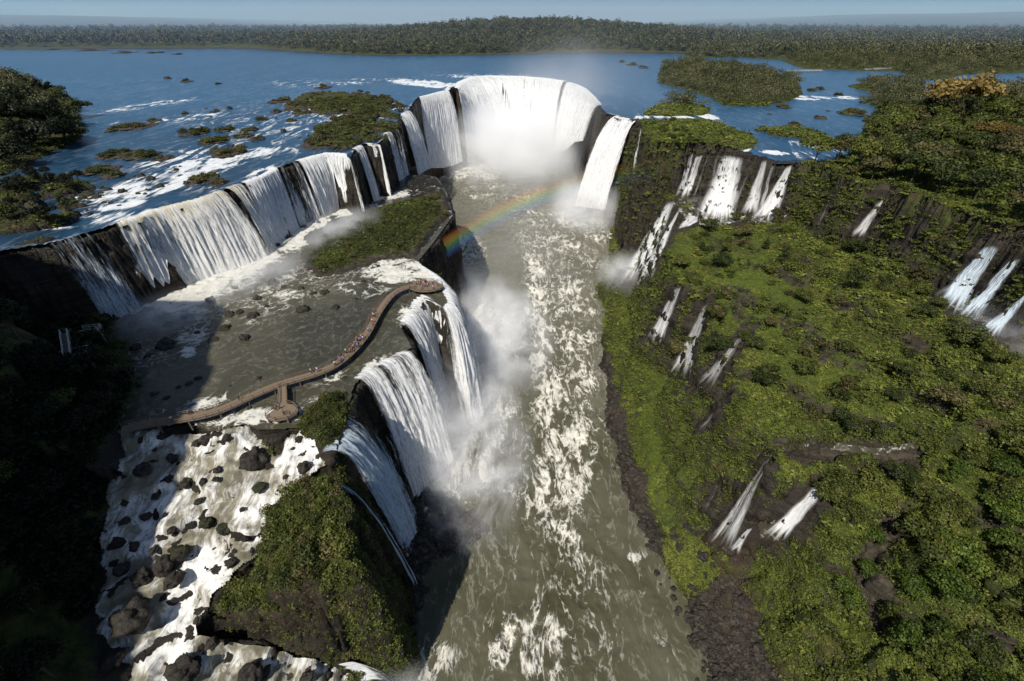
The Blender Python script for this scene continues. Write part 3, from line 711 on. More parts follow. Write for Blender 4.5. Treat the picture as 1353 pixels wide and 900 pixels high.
WETPTS = []
def cascade(lip, base, dens, label, mat=None, seed=0, step=.25, lift=.9, fade=.42, group=None, **kw):
    """water sliding down the face of the ground itself between two surveyed lines"""
    lip = [q[:2] for q in lip]; base = [q[:2] for q in base]
    px = max(math.dist(lip[0], lip[-1]), math.dist(base[0], base[-1])); hgt = math.dist(lip[0], base[0])
    n = int(np.clip(px * 1.3, 6, 60)); m = int(np.clip(hgt * 1.2, 16, 120))
    l, _ = resample(lip, n); b, _ = resample(base, n); l = l.mean(0) + (l - l.mean(0)) * 1.35; b = b.mean(0) + (b - b.mean(0)) * 1.35
    f = np.linspace(0, 1.14, m)[None, :, None]
    cb = b.mean(0); fan = 1 + .35 * np.clip((f - .82) / .32, 0, 1) ** 1.5
    q = l[:, None] * (1 - f) + (cb + (b - cb) * fan)[:, :] * f if False else l[:, None] * (1 - f) + (cb[None, None] + (b - cb)[:, None] * fan) * f
    ln0 = 1.0
    wob = 1.6 * gnoise(np.linspace(0, hgt / 14, m)[None] + seed, np.full((n, m), seed * 3.3)) * np.sin(np.linspace(0, 1, m) * np.pi)[None]
    q[..., 0] += wob
    end = 1 + .16 * gnoise(np.linspace(0, px / 3.0, n) + seed * 5, np.zeros(n))[:, None]
    q[..., 1] = q[:, :1, 1] + (q[..., 1] - q[:, :1, 1]) * end; q[..., 0] = q[:, :1, 0] + (q[..., 0] - q[:, :1, 0]) * end
    r, t = ray_hit(q[..., 0], q[..., 1])
    for _ in range(3):
        tp = np.pad(t, 2, mode='edge')
        t = np.minimum(t, (tp[2:-2, :-4] + tp[2:-2, 1:-3] + tp[2:-2, 2:-2] + tp[2:-2, 3:-1] + tp[2:-2, 4:] + tp[1:-3, 2:-2] + tp[3:-1, 2:-2]) / 7)
    W = r * (t - lift)[..., None]; W[..., 2] += CAM_Z
    dvt = np.concatenate([np.zeros((n, 1)), np.cumsum(np.linalg.norm(np.diff(W, axis=1), axis=2), 1)], 1)
    dut = np.r_[0, np.cumsum(np.linalg.norm(np.diff(W[:, m // 2], axis=0), axis=1))]
    W[..., 2] += .25 * gnoise(dut[:, None] / .8 + 0 * dvt, dvt / 3 + seed)
    dv = np.interp(np.linspace(0, 1, n), np.linspace(0, 1, len(dens)), dens) if hasattr(dens, '__len__') else np.full(n, dens)
    edge = np.minimum(np.linspace(0, 1, n), np.linspace(1, 0, n)) / fade
    D = (dv * np.clip(edge + .35, 0, 1))[:, None] * np.ones((1, m))
    cross = np.minimum(np.linspace(0, 1, n), np.linspace(1, 0, n))
    FADE = sstep(0, .20, cross)[:, None] * sstep(0, .08, np.linspace(0, 1, m))[None] * sstep(0, .22, np.linspace(1, 0, m)[None] + .07 * gnoise(dut / .5, dut * 0 + seed)[:, None])
    F = np.stack([np.broadcast_to(dut[:, None], dvt.shape) + seed * 13.1, dvt, np.full(dvt.shape, float(seed))], -1)
    i = np.arange(n * m).reshape(n, m)
    faces = np.stack([i[:-1, :-1], i[1:, :-1], i[1:, 1:], i[:-1, 1:]], -1).reshape(-1, 4)
    org = W[:, 0].mean(0)
    me = mesh_np('waterfall', W.reshape(-1, 3) - org, faces); attr_v(me, 'flow', F.reshape(-1, 3)); attr(me, 'dens', np.clip(D, 0, 1)); attr(me, 'fade', FADE); WETPTS.extend(W[::3, ::4].reshape(-1, 3).tolist())
    return tag(link('waterfall', me, mat or FM_SLIDE, loc=tuple(org)), label, 'waterfall', group)

GL, GR_, GU = 'waterfalls dropping from the upper river to the left pool', 'waterfalls spilling over the right hand cliffs', 'waterfalls of the great horseshoe'
GB = 'waterfalls dropping from the left pool into the canyon'
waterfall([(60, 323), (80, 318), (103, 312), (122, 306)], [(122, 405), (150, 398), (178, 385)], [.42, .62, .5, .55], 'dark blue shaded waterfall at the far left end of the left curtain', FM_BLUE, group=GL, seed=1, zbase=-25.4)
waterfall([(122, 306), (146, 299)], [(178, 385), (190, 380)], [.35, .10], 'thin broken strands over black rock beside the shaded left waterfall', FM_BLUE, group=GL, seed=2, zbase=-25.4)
waterfall([(145, 299), (185, 287), (207, 278), (240, 270), (267, 263), (300, 250)], [(190, 383), (225, 370), (275, 350), (300, 335), (330, 322), (352, 312)], [.74, .96, .95, .95, .92, .78, .74], 'widest cream tinted curtain waterfall on the left, sunlit beside the shaded fall', FM_CREAM, group=GL, seed=3, zbase=-25.4)
waterfall([(300, 250), (320, 243)], [(350, 312), (358, 306)], [.74, .70], 'thin veil of dark streaked water between two thicker left curtains', FM_CREAM, group=GL, seed=4, zbase=-25.4)
waterfall([(320, 243), (345, 234), (368, 222)], [(352, 306), (375, 300), (394, 294)], [.95, 1, .95], 'dense bright white waterfall in the middle of the left curtain', group=GL, seed=5, zbase=-25.4)
waterfall([(368, 222), (392, 213)], [(394, 294), (425, 290)], [.62, .46, .62], 'narrow dark streaked fall beside the dense white middle curtain', group=GL, seed=6, zbase=-25.4)
waterfall([(390, 214), (415, 207), (432, 203), (452, 204), (466, 212)], [(425, 290), (445, 282), (460, 274), (472, 267), (480, 262)], [.85, .95, 1, .9, .6], 'broad bright waterfall at the right end of the left curtain', group=GL, seed=7, zbase=-25.4)
waterfall([(468, 198), (478, 192)], [(492, 257), (500, 255)], [.75, .8], 'left strand of the twin falls beside the bushy islet', group=GL, seed=8, step=.25, zbase=-25.4)
waterfall([(483, 190), (492, 190), (503, 192)], [(502, 256), (508, 254), (516, 252)], [.85, .7, .8], 'right strand of the twin falls beside the bushy islet', group=GL, seed=9, step=.25, zbase=-25.4)
waterfall([(509, 177), (517, 174)], [(528, 243), (534, 240)], [.75, .7], 'slim white fall landing behind the low rock slab', group=GL, seed=10, zbase=-25.4)
waterfall([(518, 174), (526, 171)], [(534, 240), (540, 225)], [.5, .6], 'faint slim fall right of the one landing behind the rock slab', group=GL, seed=11, zbase=-25.4)
waterfall([(527, 156), (534, 150), (541, 146)], [(552, 232), (560, 226), (570, 222)], [.7, .8, .7], 'grey misty fall between the islet cliff and the ribbed fall', group=GU, seed=12, dy=-4)
waterfall([(552, 129), (565, 126), (580, 122), (594, 119)], [(565, 222), (585, 222), (600, 218), (612, 212)], [.9, .95, .95, .85], 'tall ribbed waterfall on the left wing of the horseshoe', group=GU, seed=13, dy=-6, step=.5)
waterfall([(604, 117), (610, 109), (626, 102), (650, 100), (690, 101), (722, 104), (746, 108)], [(618, 215), (630, 215), (645, 215), (660, 212), (690, 210), (715, 208), (728, 205)], 1.0, 'great white horseshoe waterfall at the head of the canyon', group=GU, seed=14, dy=-10, step=.9, pre=8, rough=1.2, fade=.02)
waterfall([(746, 108), (760, 112), (772, 118), (783, 129), (794, 142)], [(730, 205), (745, 200), (752, 195), (760, 188), (772, 186)], [1, .85, .8, .72], 'row of separate strands on the right wing of the horseshoe', group=GU, seed=15, dy=-8, step=.7, pre=5, rough=1.0)
waterfall([(814, 153, -.3), (822, 154, -.3), (832, 157, -.4), (844, 160, -.6)], [(760, 272), (775, 274), (790, 276), (800, 278)], [1, 1, 1, .95], 'huge white waterfall at the right of the rainbow facing the canyon', group=GU, seed=16, dy=-4, rough=.9)
cascade([(846, 168, -.8), (850, 170, -.8)], [(836, 222), (840, 222)], [.7, .6], 'thin white thread right beside the huge right waterfall', group=GR_, seed=17, step=.2)
cascade([(911, 204, -3), (917, 201, -3)], [(896, 252), (904, 256)], [.7, .7], 'left half of the twin white falls on the right upper cliff', group=GR_, seed=18, step=.2)
cascade([(920, 206, -3), (929, 204, -3)], [(902, 257), (912, 254)], [.8, .8], 'right half of the twin white falls on the right upper cliff', group=GR_, seed=19, step=.2)
cascade([(934, 207, -3), (939, 203, -3)], [(917, 256), (921, 254)], [.5, .45], 'faint strand between the twin falls and the broad right fall', group=GR_, seed=20, step=.15)
cascade([(947, 204, -3), (951, 203, -3)], [(940, 232), (944, 232)], [.55, .5], 'short thin strand at the left shoulder of the broad right fall', group=GR_, seed=21, step=.15)
cascade([(956, 204, -3), (968, 205, -3), (982, 208, -3)], [(926, 280), (945, 283), (968, 284)], [.95, 1, .85], 'broad dense white fall in the middle of the right upper cliff', group=GR_, seed=22)
cascade([(993, 215, -3), (996, 213, -3)], [(970, 268), (974, 268)], [.5, .5], 'thin single thread right of the broad right fall', group=GR_, seed=23, step=.15)
cascade([(1007, 212, -3), (1014, 211, -3)], [(983, 276), (1000, 278)], [.8, .75], 'fan shaped white fall between two thin threads on the right cliff', group=GR_, seed=24, step=.15)
cascade([(1019, 219, -3), (1024, 217, -3)], [(1003, 272), (1008, 272)], [.6, .6], 'thin curved thread beside the fan shaped fall', group=GR_, seed=25, step=.15)
cascade([(1039, 220, -3), (1047, 217, -3)], [(1000, 284), (1026, 284)], [.9, .95], 'last white fall at the right end of the right upper cliff', group=GR_, seed=26, step=.2)
cascade([(882, 266, -22), (893, 264, -22)], [(828, 356), (853, 360)], [.85, .8], 'long white cascade sliding down the green right slope into the canyon', group=GR_, seed=27, step=.25, rough=.3)
cascade([(896, 277, -23), (900, 274, -23)], [(848, 362), (862, 362)], [.75, .8], 'second strand of the long cascade on the green right slope', group=GR_, seed=28, step=.2, rough=.3)
cascade([(908, 283, -23.5), (930, 288, -24)], [(897, 301), (912, 298)], [.9, .9], 'short stepped cascade between the upper right falls and the long cascade', group=GR_, seed=29, step=.2, rough=.3, pre=1.5)
cascade([(891, 380, -30), (902, 377, -30)], [(860, 440), (876, 444)], [.7, .7], 'small white fall on the green slope below the long cascade', group=GR_, seed=30, step=.2)
cascade([(929, 404, -32), (938, 398, -32)], [(893, 478), (912, 488)], [.68, .6], 'grey fan shaped fall in the middle of the green right slope', group=GR_, seed=31, step=.2)
cascade([(983, 437, -33), (990, 433, -33)], [(930, 497), (946, 502)], [.52, .5], 'faint veil of thin strands right of the grey fan fall', group=GR_, seed=32, step=.15)
cascade([(960, 521, -37), (966, 518, -37)], [(929, 560), (934, 562)], [.45, .4], 'barely visible trickle on the mossy slope under the faint veil', group=GR_, seed=33, step=.15)
cascade([(1012, 607, -39.5), (1020, 600, -39.5)], [(948, 700), (972, 708)], [.5, .62, .42, .6, .45], 'fanned strands falling over the mossy step at the lower right', group=GR_, seed=34, step=.15)
cascade([(988, 699, -58), (995, 697, -58)], [(966, 722), (976, 728)], [.85, .8], 'short white spout at the foot of the fanned strands', group=GR_, seed=35, step=.12, pre=.8)
cascade([(945, 640, -49), (950, 640, -49)], [(932, 668), (936, 668)], [.6, .5], 'tiny thread left of the fanned strands', group=GR_, seed=36, step=.12, pre=.8)
cascade([(1076, 641, -42), (1093, 648, -42)], [(1018, 700), (1040, 706)], [.85, .8], 'white chute dropping into the small dark pool at the lower right', group=GR_, seed=37, step=.15)
cascade([(1164, 263, -5), (1175, 262, -5)], [(1128, 306), (1142, 308)], [.7, .75], 'small white fall alone in the forest cliff on the right', group=GR_, seed=38, step=.2)
cascade([(1096, 262, -5), (1099, 262, -5)], [(1082, 292), (1085, 292)], [.45, .4], 'hair thin fall in the dark cliff left of the lone forest fall', group=GR_, seed=39, step=.15)
cascade([(1214, 290, -5.6), (1219, 290, -5.6)], [(1192, 318), (1198, 320)], [.42, .4], 'faint thin fall among trees right of the lone forest fall', group=GR_, seed=40, step=.15)
cascade([(1298, 327, -6), (1312, 324, -6), (1324, 328, -6)], [(1247, 385), (1262, 396), (1276, 402)], [.7, .8, .55], 'left curtain of the three blue white falls at the right edge', FM_BLUE, group=GR_, seed=41, step=.2)
cascade([(1334, 343, -6), (1352, 341, -6)], [(1275, 405), (1296, 412)], [.7, .75], 'middle curtain of the three blue white falls at the right edge', FM_BLUE, group=GR_, seed=42, step=.2)
cascade([(1362, 382, -7.5), (1376, 372, -7)], [(1300, 430), (1325, 436)], [.75, .7], 'right curtain of the three blue white falls at the right edge', FM_BLUE, group=GR_, seed=43, step=.2)
# from the left pool into the canyon
TH = 7.0
waterfall([(551, 348, ZT), (562, 355, ZT), (575, 363, ZT), (588, 377, ZT), (598, 401, ZT), (590, 410, ZT), (580, 404, ZT)], [(0, 0)], [.85, 1, 1, 1, 1, .95, .8], 'outer curved waterfall wrapping round the end of the walkway', group=GB, seed=50, throw=((9, 3), (10, 1), (10, -1), (9, -5), (5, -8)), zbase=-69, rough=.7)
waterfall([(576, 398, ZT), (562, 392, ZT), (552, 400, ZT), (546, 413, ZT), (537, 425, ZT), (531, 434, ZT)], [(0, 0)], [.7, .84, .9, .78, .9, .7], 'tall white waterfall just below the walkway end platform', group=GB, seed=51, throw=((4, -8), (7, -4), (8.5, -1.5), (8.5, -.5), (8.5, 0)), zbase=-70, rough=.7, fade=.18)
waterfall([(546, 461, ZT), (527, 470, ZT), (511, 478, ZT), (495, 487, ZT), (482, 496, ZT), (470, 508, ZT)], [(0, 0)], [.7, .84, .66, .86, .62, .84, .76, .6], 'nearest big white waterfall dropping from the left pool', group=GB, seed=52, throw=((8.5, 1), (9, -.5), (8.5, -1.5)), zbase=-71.5, rough=.6, fade=.22)
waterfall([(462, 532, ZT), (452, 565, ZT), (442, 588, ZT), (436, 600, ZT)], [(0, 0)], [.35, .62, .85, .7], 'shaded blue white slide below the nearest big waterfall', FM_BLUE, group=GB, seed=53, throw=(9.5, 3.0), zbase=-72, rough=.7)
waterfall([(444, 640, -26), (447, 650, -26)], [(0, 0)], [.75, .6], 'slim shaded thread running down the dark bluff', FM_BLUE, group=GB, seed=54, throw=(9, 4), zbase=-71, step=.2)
waterfall([(563, 279, -24.6), (578, 276, -24.6)], [(0, 0)], [.9, .9], 'small white fall at the tip of the grassy island', group=GB, seed=55, throw=(7, -3), zbase=-68)
waterfall([(460, 874, -55), (478, 884, -59), (492, 900, -62)], [(0, 0)], [.9, .9, .9], 'foaming drop at the foot of the bluff beside the rapids', group=GB, seed=56, throw=(5, 1), zbase=-72)

# small streams and pools lying on the right hand ledges
def stream(poly, foam, label, lift=.35):
    p = np.array(poly, float); lo, hi = p.min(0), p.max(0)
    us = np.arange(lo[0] - 1, hi[0] + 1.5, 1.2); vs = np.arange(lo[1] - 1, hi[1] + 1.5, .9)
    U_, V_ = np.meshgrid(us, vs)
    keep = sdf(poly, U_ + 2 * gnoise(U_ / 7, V_ / 4), V_ + 1.2 * gnoise(U_ / 5, V_ / 5, 3)) < 0
    r, t = ray_hit(U_, V_)
    for _ in range(6):
        tp = np.pad(t, 1, mode='edge'); t = (tp[:-2, 1:-1] + tp[2:, 1:-1] + tp[1:-1, :-2] + tp[1:-1, 2:] + t) / 5
    W = r * (t - lift)[..., None]; W[..., 2] += CAM_Z
    F_ = grid_faces(*U_.shape, keep)
    if not len(F_): return
    Vv, Ff, fo = compact(W.reshape(-1, 3), F_, np.clip(foam * (.8 + .5 * fbm(W[..., 0], W[..., 1], 4, 3, 91)), 0, 1.2).ravel())
    me = mesh_np('stream', Vv, Ff); attr(me, 'foam', fo); attr(me, 'tone', np.full(len(Vv), .25))
    tag(link('stream', me, pool_mat), label, kind='structure')
stream([(1000, 690), (1030, 682), (1040, 700), (1028, 716), (1004, 712)], .35, 'small dark pool under the white chute')
stream([(1065, 582), (1110, 585), (1160, 592), (1205, 584), (1210, 592), (1165, 602), (1105, 596), (1062, 590)], .42, 'dark stream crossing the green shelf')
stream([(1100, 634), (1150, 622), (1200, 614), (1202, 621), (1150, 632), (1098, 644)], .4, 'gully stream above the white chute')
stream([(900, 258), (932, 280), (975, 285), (1010, 282), (1042, 284), (1025, 296), (975, 294), (940, 301), (905, 292), (890, 268)], .62, 'foaming pool under the right upper falls')
stream([(826, 735), (850, 724), (858, 732), (836, 743)], 1.1, 'white riffle at the edge of the right bank')
stream([(828, 766), (842, 768), (852, 782), (846, 787)], 1.1, 'second white riffle at the edge of the right bank')
stream([(1255, 392), (1280, 404), (1330, 432), (1320, 440), (1270, 415), (1245, 396)], .5, 'foaming pool at the foot of the right edge falls')

# wet black rock along the small cascades
from mathutils import kdtree
_kd = kdtree.KDTree(len(WETPTS))
for _i, _p in enumerate(WETPTS): _kd.insert(_p, _i)
_kd.balance()
_cand = np.argwhere((GX > 40) & (GX < 175) & (GY > 40) & (GY < 300) & (HZ < 3))
for _j, _i in _cand:
    _d = _kd.find((GX[_j, _i], GY[_j, _i], HZ[_j, _i]))[2]
    if _d < 4.5:
        _k = float(sstep(4.5, 1.2, _d + 1.3 * math.sin(GX[_j, _i] * 1.3) * math.cos(GY[_j, _i] * 1.1)))
        VEG[_j, _i] *= 1 - .72 * _k; wetm[_j, _i] = max(wetm[_j, _i], .75 * _k)
gr.data.attributes['veg'].data.foreach_set('value', np.ascontiguousarray(VEG, np.float32).ravel())
gr.data.attributes['wet'].data.foreach_set('value', np.ascontiguousarray(wetm, np.float32).ravel())

# ================================================================== SPRAY
def mist_mat(name, dens, scale, rad, thr=(.35, .75), col=(.96, .97, 1.0), power=1.0, aniso=-.32):
    g = G(name)
    tc = g.n('ShaderNodeTexCoord'); p = tc.outputs['Object']
    ln = g.n('ShaderNodeVectorMath', operation='LENGTH'); g.put(ln.inputs[0], p)
    fall = g.smooth(ln.outputs['Value'], 1.0, .0)
    w = g.pos()
    nz = g.noise(w, scale, 5, .6, .8)
    d = g.math('MULTIPLY', g.math('POWER', fall, power), g.smooth(nz, *thr))
    vs = g.n('ShaderNodeVolumeScatter'); vs.inputs['Color'].default_value = (*col, 1); vs.inputs['Anisotropy'].default_value = aniso
    g.put(vs.inputs['Density'], g.math('MULTIPLY', d, dens))
    m = g.end(vol=vs.outputs[0])
    return m

def mist(c, r, dens, scale, label, thr=(.3, .7), power=1.0, rz=0, tilt=0):
    bm = bmesh.new(); bmesh.ops.create_icosphere(bm, subdivisions=3, radius=1.0)
    me = bpy.data.meshes.new('mist'); bm.to_mesh(me); bm.free()
    o = link('mist', me, mist_mat('spray', dens, scale, 1, thr, power=power), loc=c)
    o.scale = r; o.rotation_euler = (tilt, 0, rz)
    return tag(o, label, kind='stuff')
mist((6, 470, -46), (84, 138, 46), .088, .026, 'dense white spray filling the great horseshoe', thr=(.34, .70), power=.9)
mist((4, 490, -56), (50, 90, 36), .13, .05, 'white core of the spray in the horseshoe', thr=(.34, .66), power=.7)
mist((52, 430, 0), (90, 150, 55), .0065, .016, 'thin grey spray drifting off the right wing of the horseshoe', thr=(.30, .75))
mist((52, 316, -58), (30, 34, 28), .10, .07, 'white spray at the foot of the huge right waterfall', thr=(.25, .66), power=.8)
mist((-6, 164, -62), (26, 48, 18), .15, .06, 'bright spray billowing out below the walkway end', thr=(.40, .72), power=.6)
mist((-10, 140, -48), (18, 42, 30), .030, .05, 'veil of spray in front of the curved left waterfall', thr=(.3, .7))
mist((-11, 102, -65), (20, 38, 15), .15, .07, 'white spray at the foot of the nearest left waterfalls', thr=(.40, .72), power=.6)
mist((-104, 117, -22), (17, 15, 6), .10, .13, 'spray under the widest left curtain', thr=(.3, .65), rz=.6)
mist((-90, 143, -22), (18, 26, 6), .10, .13, 'spray under the bright middle curtain', thr=(.3, .65), rz=-.5)
mist((-73, 184, -21), (15, 30, 6), .13, .12, 'spray under the right end of the left curtain', thr=(.3, .65), rz=-.35)
mist((-28, 207, -60), (15, 20, 16), .10, .08, 'spray below the grassy island tip', thr=(.3, .65))
mist((60, 216, -58), (18, 20, 14), .08, .08, 'spray where the long right cascade meets the river', thr=(.3, .65))
mist((96, 224, -25), (22, 9, 5), .07, .10, 'spray under the right upper falls', thr=(.3, .65))
mist((10, 255, -52), (52, 125, 30), .0045, .02, 'pale haze of spray hanging in the canyon', thr=(.25, .75))
mist((-28, 34, -68), (18, 11, 9), .10, .11, 'white spray where the rapids drop into the canyon', thr=(.3, .65))
mist((-22, 104, -55), (12, 26, 22), .06, .07, 'veil of spray in front of the nearest left waterfall', thr=(.32, .7))
mist((140, 104, -20), (14, 18, 5), .06, .10, 'spray at the foot of the right edge falls', thr=(.3, .65))
g = G('distance_haze'); vs = g.n('ShaderNodeVolumeScatter'); vs.inputs['Color'].default_value = (.36, .60, 1.0, 1); vs.inputs['Density'].default_value = .00017
hm = g.end(vol=vs.outputs[0])
bm = bmesh.new(); bmesh.ops.create_cube(bm, size=1.0, matrix=Matrix.Translation((0, 6300, 150)) @ Matrix.Diagonal((18000, 11000, 340, 1)))
me = bpy.data.meshes.new('haze'); bm.to_mesh(me); bm.free()
tag(link('haze', me, hm), 'blue air haze over the distant forest', kind='stuff')
# ================================================================== PLANTS
def leaf_mat(name, stops, rough=.55, trans=.25):
    g = G(name)
    t = g.attr('tint'); r = g.n('ShaderNodeObjectInfo').outputs['Random']
    pos = g.pos(); nz = g.noise(pos, .9, 3, .6); nz2 = g.noise(pos, .12, 2, .5)
    f = g.math('ADD', g.math('MULTIPLY', t, .55), g.math('ADD', g.math('MULTIPLY', nz, .25), g.math('ADD', g.math('MULTIPLY', nz2, .25), g.math('MULTIPLY', r, .22))))
    c = g.ramp(g.lin(f, .2, 1.0), stops)
    b = g.bsdf(c, rough, None, .25)
    tr = g.n('ShaderNodeBsdfTranslucent'); g.put(tr.inputs['Color'], c)
    return g.end(g.mixs(trans, b, tr.outputs[0]))

LM = {
    'dark': leaf_mat('dark_leaves', [(0, (.009, .015, .004)), (.45, (.028, .040, .009)), (.8, (.062, .077, .016)), (1, (.10, .112, .028))]),
    'mid': leaf_mat('green_leaves', [(0, (.014, .020, .004)), (.45, (.048, .060, .011)), (.8, (.105, .118, .022)), (1, (.16, .165, .038))]),
    'light': leaf_mat('bright_leaves', [(0, (.020, .030, .006)), (.45, (.060, .078, .012)), (.8, (.115, .135, .022)), (1, (.18, .18, .045))]),
    'olive': leaf_mat('olive_leaves', [(0, (.018, .017, .005)), (.45, (.058, .054, .016)), (.8, (.115, .104, .033)), (1, (.17, .15, .06))]),
    'gold': leaf_mat('golden_leaves', [(0, (.045, .030, .006)), (.45, (.13, .090, .020)), (.8, (.22, .155, .04)), (1, (.30, .22, .07))]),
    'black': leaf_mat('shade_darkened_leaves', [(0, (.002, .003, .001)), (.45, (.005, .008, .002)), (.8, (.012, .017, .004)), (1, (.022, .028, .007))]),  # leaf green darkened so the left shore's shade sits in the colour
    'hazy': leaf_mat('far_forest_leaves', [(0, (.012, .018, .008)), (.45, (.040, .048, .018)), (.8, (.085, .088, .034)), (1, (.14, .13, .06))], trans=.1),
    'fresh': leaf_mat('fresh_leaves', [(0, (.010, .018, .004)), (.45, (.036, .060, .008)), (.8, (.085, .125, .016)), (1, (.15, .19, .03))]),
    'scrub': leaf_mat('scrub_leaves', [(0, (.010, .012, .004)), (.25, (.030, .033, .008)), (.45, (.064, .073, .016)), (.70, (.112, .146, .021)), (1, (.22, .215, .045))], trans=.2),
}
g = G('tree_bark'); nb = g.noise(g.pos(), 3.0, 4, .6)
BARK = g.end(g.bsdf(g.mix(nb, (.04, .03, .022), (.13, .105, .08)), .9))

def leaf_cloud(centres, radii, n_each, size, rng, up=.35, squash=.75):
    """leaf-sized quads on the shells of overlapping lobes"""
    V, T = [], []
    for c, r in zip(centres, radii):
        d = rng.normal(size=(n_each, 3)); d[:, 2] = np.abs(d[:, 2]) * 1.0 - .35; d /= np.linalg.norm(d, axis=1, keepdims=True)
        rad = r * (1 + .28 * rng.normal(size=n_each)).clip(.35, 1.5)
        p = np.array(c) + d * rad[:, None] * np.array([1, 1, squash])
        nrm = d + rng.normal(size=(n_each, 3)) * .55; nrm[:, 2] += up; nrm /= np.linalg.norm(nrm, axis=1, keepdims=True)
        a = np.cross(nrm, rng.normal(size=(n_each, 3))); a /= np.linalg.norm(a, axis=1, keepdims=True); b = np.cross(nrm, a)
        s = size * rng.uniform(.55, 1.4, n_each)[:, None]
        q = np.stack([p - a * s, p - b * s * .6, p + a * s, p + b * s * .6], 1)
        V.append(q.reshape(-1, 3)); T.append(np.repeat(np.clip(.5 + .28 * rng.normal(size=n_each) + .25 * d[:, 2] + .18 * rng.normal(), 0, 1), 4))
    V = np.concatenate(V); F = np.arange(len(V)).reshape(-1, 4)
    return V, F, np.concatenate(T)

def tube_mesh(paths):
    V, F = [], []; off = 0
    for pts, r0, r1, k in paths:
        pts = [Vector(p) for p in pts]
        for i, p in enumerate(pts):
            d = (pts[min(i + 1, len(pts) - 1)] - pts[max(i - 1, 0)]).normalized()
            a = d.orthogonal().normalized(); b = d.cross(a); r = r0 + (r1 - r0) * i / (len(pts) - 1)
            for j in range(k):
                t = 2 * math.pi * j / k; V.append(p + (a * math.cos(t) + b * math.sin(t)) * r)
        for i in range(len(pts) - 1):
            for j in range(k):
                F.append((off + i * k + j, off + i * k + (j + 1) % k, off + (i + 1) * k + (j + 1) % k, off + (i + 1) * k + j))
        off += len(pts) * k
    return mesh_np('tube', np.array([tuple(v) for v in V]), np.array(F))

def tree_proto(seed, h, w, kind):
    rng = np.random.default_rng(seed)
    C, R = [], []
    if kind == 'round':
        k = 17
        for i in range(k):
            a = i * 2.399 + rng.normal() * .3; rr = w * .5 * math.sqrt((i + .5) / k) * .85
            C.append((rr * math.cos(a), rr * math.sin(a), h * (.60 + .30 * (1 - (rr / (w * .5)) ** 2) + rng.normal() * .05))); R.append(w * rng.uniform(.14, .22))
    elif kind == 'spread':
        k = 20
        for i in range(k):
            a = i * 2.399 + rng.normal() * .3; rr = w * .55 * math.sqrt((i + .5) / k)
            C.append((rr * math.cos(a), rr * math.sin(a), h * (.74 + .12 * (1 - (rr / (w * .55)) ** 2) + rng.normal() * .06))); R.append(w * rng.uniform(.11, .18))
    else:
        k = 15
        for i in range(k):
            f = (i + .5) / k; a = i * 2.399; rr = w * .34 * math.sin(math.pi * (.15 + .8 * f)) * rng.uniform(.5, 1)
            C.append((rr * math.cos(a), rr * math.sin(a), h * (.36 + .58 * f))); R.append(w * rng.uniform(.14, .21) * (1.1 - .4 * f))
    V, F, T = leaf_cloud(C, R, 125, .036 * w + .06, rng)
    cm = mesh_np('crown', V, F, smooth=False); attr(cm, 'tint', T)
    paths = [([(0, 0, -1.5), (.1, .05, h * .25), (.15 * rng.normal(), .15 * rng.normal(), h * .55), (.2 * rng.normal(), .2 * rng.normal(), h * .8)], .028 * h, .008 * h, 8)]
    for c in C[::3]:
        z0 = h * rng.uniform(.3, .5)
        paths.append(([(0, 0, z0), (c[0] * .5, c[1] * .5, z0 + (c[2] - z0) * .6), c], .011 * h, .004 * h, 5))
    tm = tube_mesh(paths); tm.materials.append(BARK)
    cm.materials.append(LM['mid'])
    return cm, tm

TREES = [tree_proto(101, 12, 10, 'round'), tree_proto(102, 14, 11, 'round'), tree_proto(103, 12, 13, 'spread'), tree_proto(104, 16, 9, 'tall'), tree_proto(105, 11, 11, 'round'), tree_proto(106, 13, 14, 'spread')]
def shrub_proto(seed):
    rng = np.random.default_rng(seed); C, R = [], []
    for i in range(8):
        a = i * 2.4; rr = .62 * math.sqrt((i + .3) / 8)
        C.append((rr * math.cos(a), rr * math.sin(a), .32 + .22 * (1 - rr) + .08 * rng.normal())); R.append(rng.uniform(.24, .38))
    V, F, T = leaf_cloud(C, R, 75, .085, rng)
    cm = mesh_np('leaves', V, F, smooth=False); attr(cm, 'tint', T); cm.materials.append(LM['mid'])
    tm = tube_mesh([([(0, 0, -.5), (c[0] * .4, c[1] * .4, c[2] * .5), c], .035, .012, 5) for c in C[::2]]); tm.materials.append(BARK)
    return cm, tm
SHRUBS = [shrub_proto(201), shrub_proto(202), shrub_proto(203), shrub_proto(204)]

def plant(kind, protos, x, y, z, s, tint, label, group, rz=None, sz=1.0, part=('crown', 'trunk')):
    cm, tm = protos[random.randrange(len(protos))] if isinstance(protos, list) else protos
    t = empty(kind, (x, y, z), random.uniform(0, 6.28) if rz is None else rz)
    t.scale = (s, s, s * sz)
    tag(t, label, kind.replace('_', ' '), group)
    c = link(part[0], cm, None, t); c.material_slots[0].link = 'OBJECT'; c.material_slots[0].material = LM[tint]
    link(part[1], tm, None, t)
    return t

def darts(poly, n, dmin, tries=40, rng=RNG, ok=None):
    p = np.array([(q[0], q[1]) for q in poly]); lo, hi = p.min(0), p.max(0); out = []
    cand = rng.uniform(lo, hi, (n * tries, 2)); ins = sdf(poly, cand[:, 0], cand[:, 1]) < 0
    for x, y in cand[ins]:
        if len(out) >= n: break
        if ok is not None and not ok(x, y): continue
        dm = dmin(x, y) if callable(dmin) else dmin
        if all((x - a) ** 2 + (y - b) ** 2 > dm * dm for a, b in out): out.append((x, y))
    return out

def in_frame(x, y, z, m=30):
    u, v = survey(np.array(x), np.array(y), np.array(z)); return -m < u < 1353 + m and -m < v < 900 + 3 * m

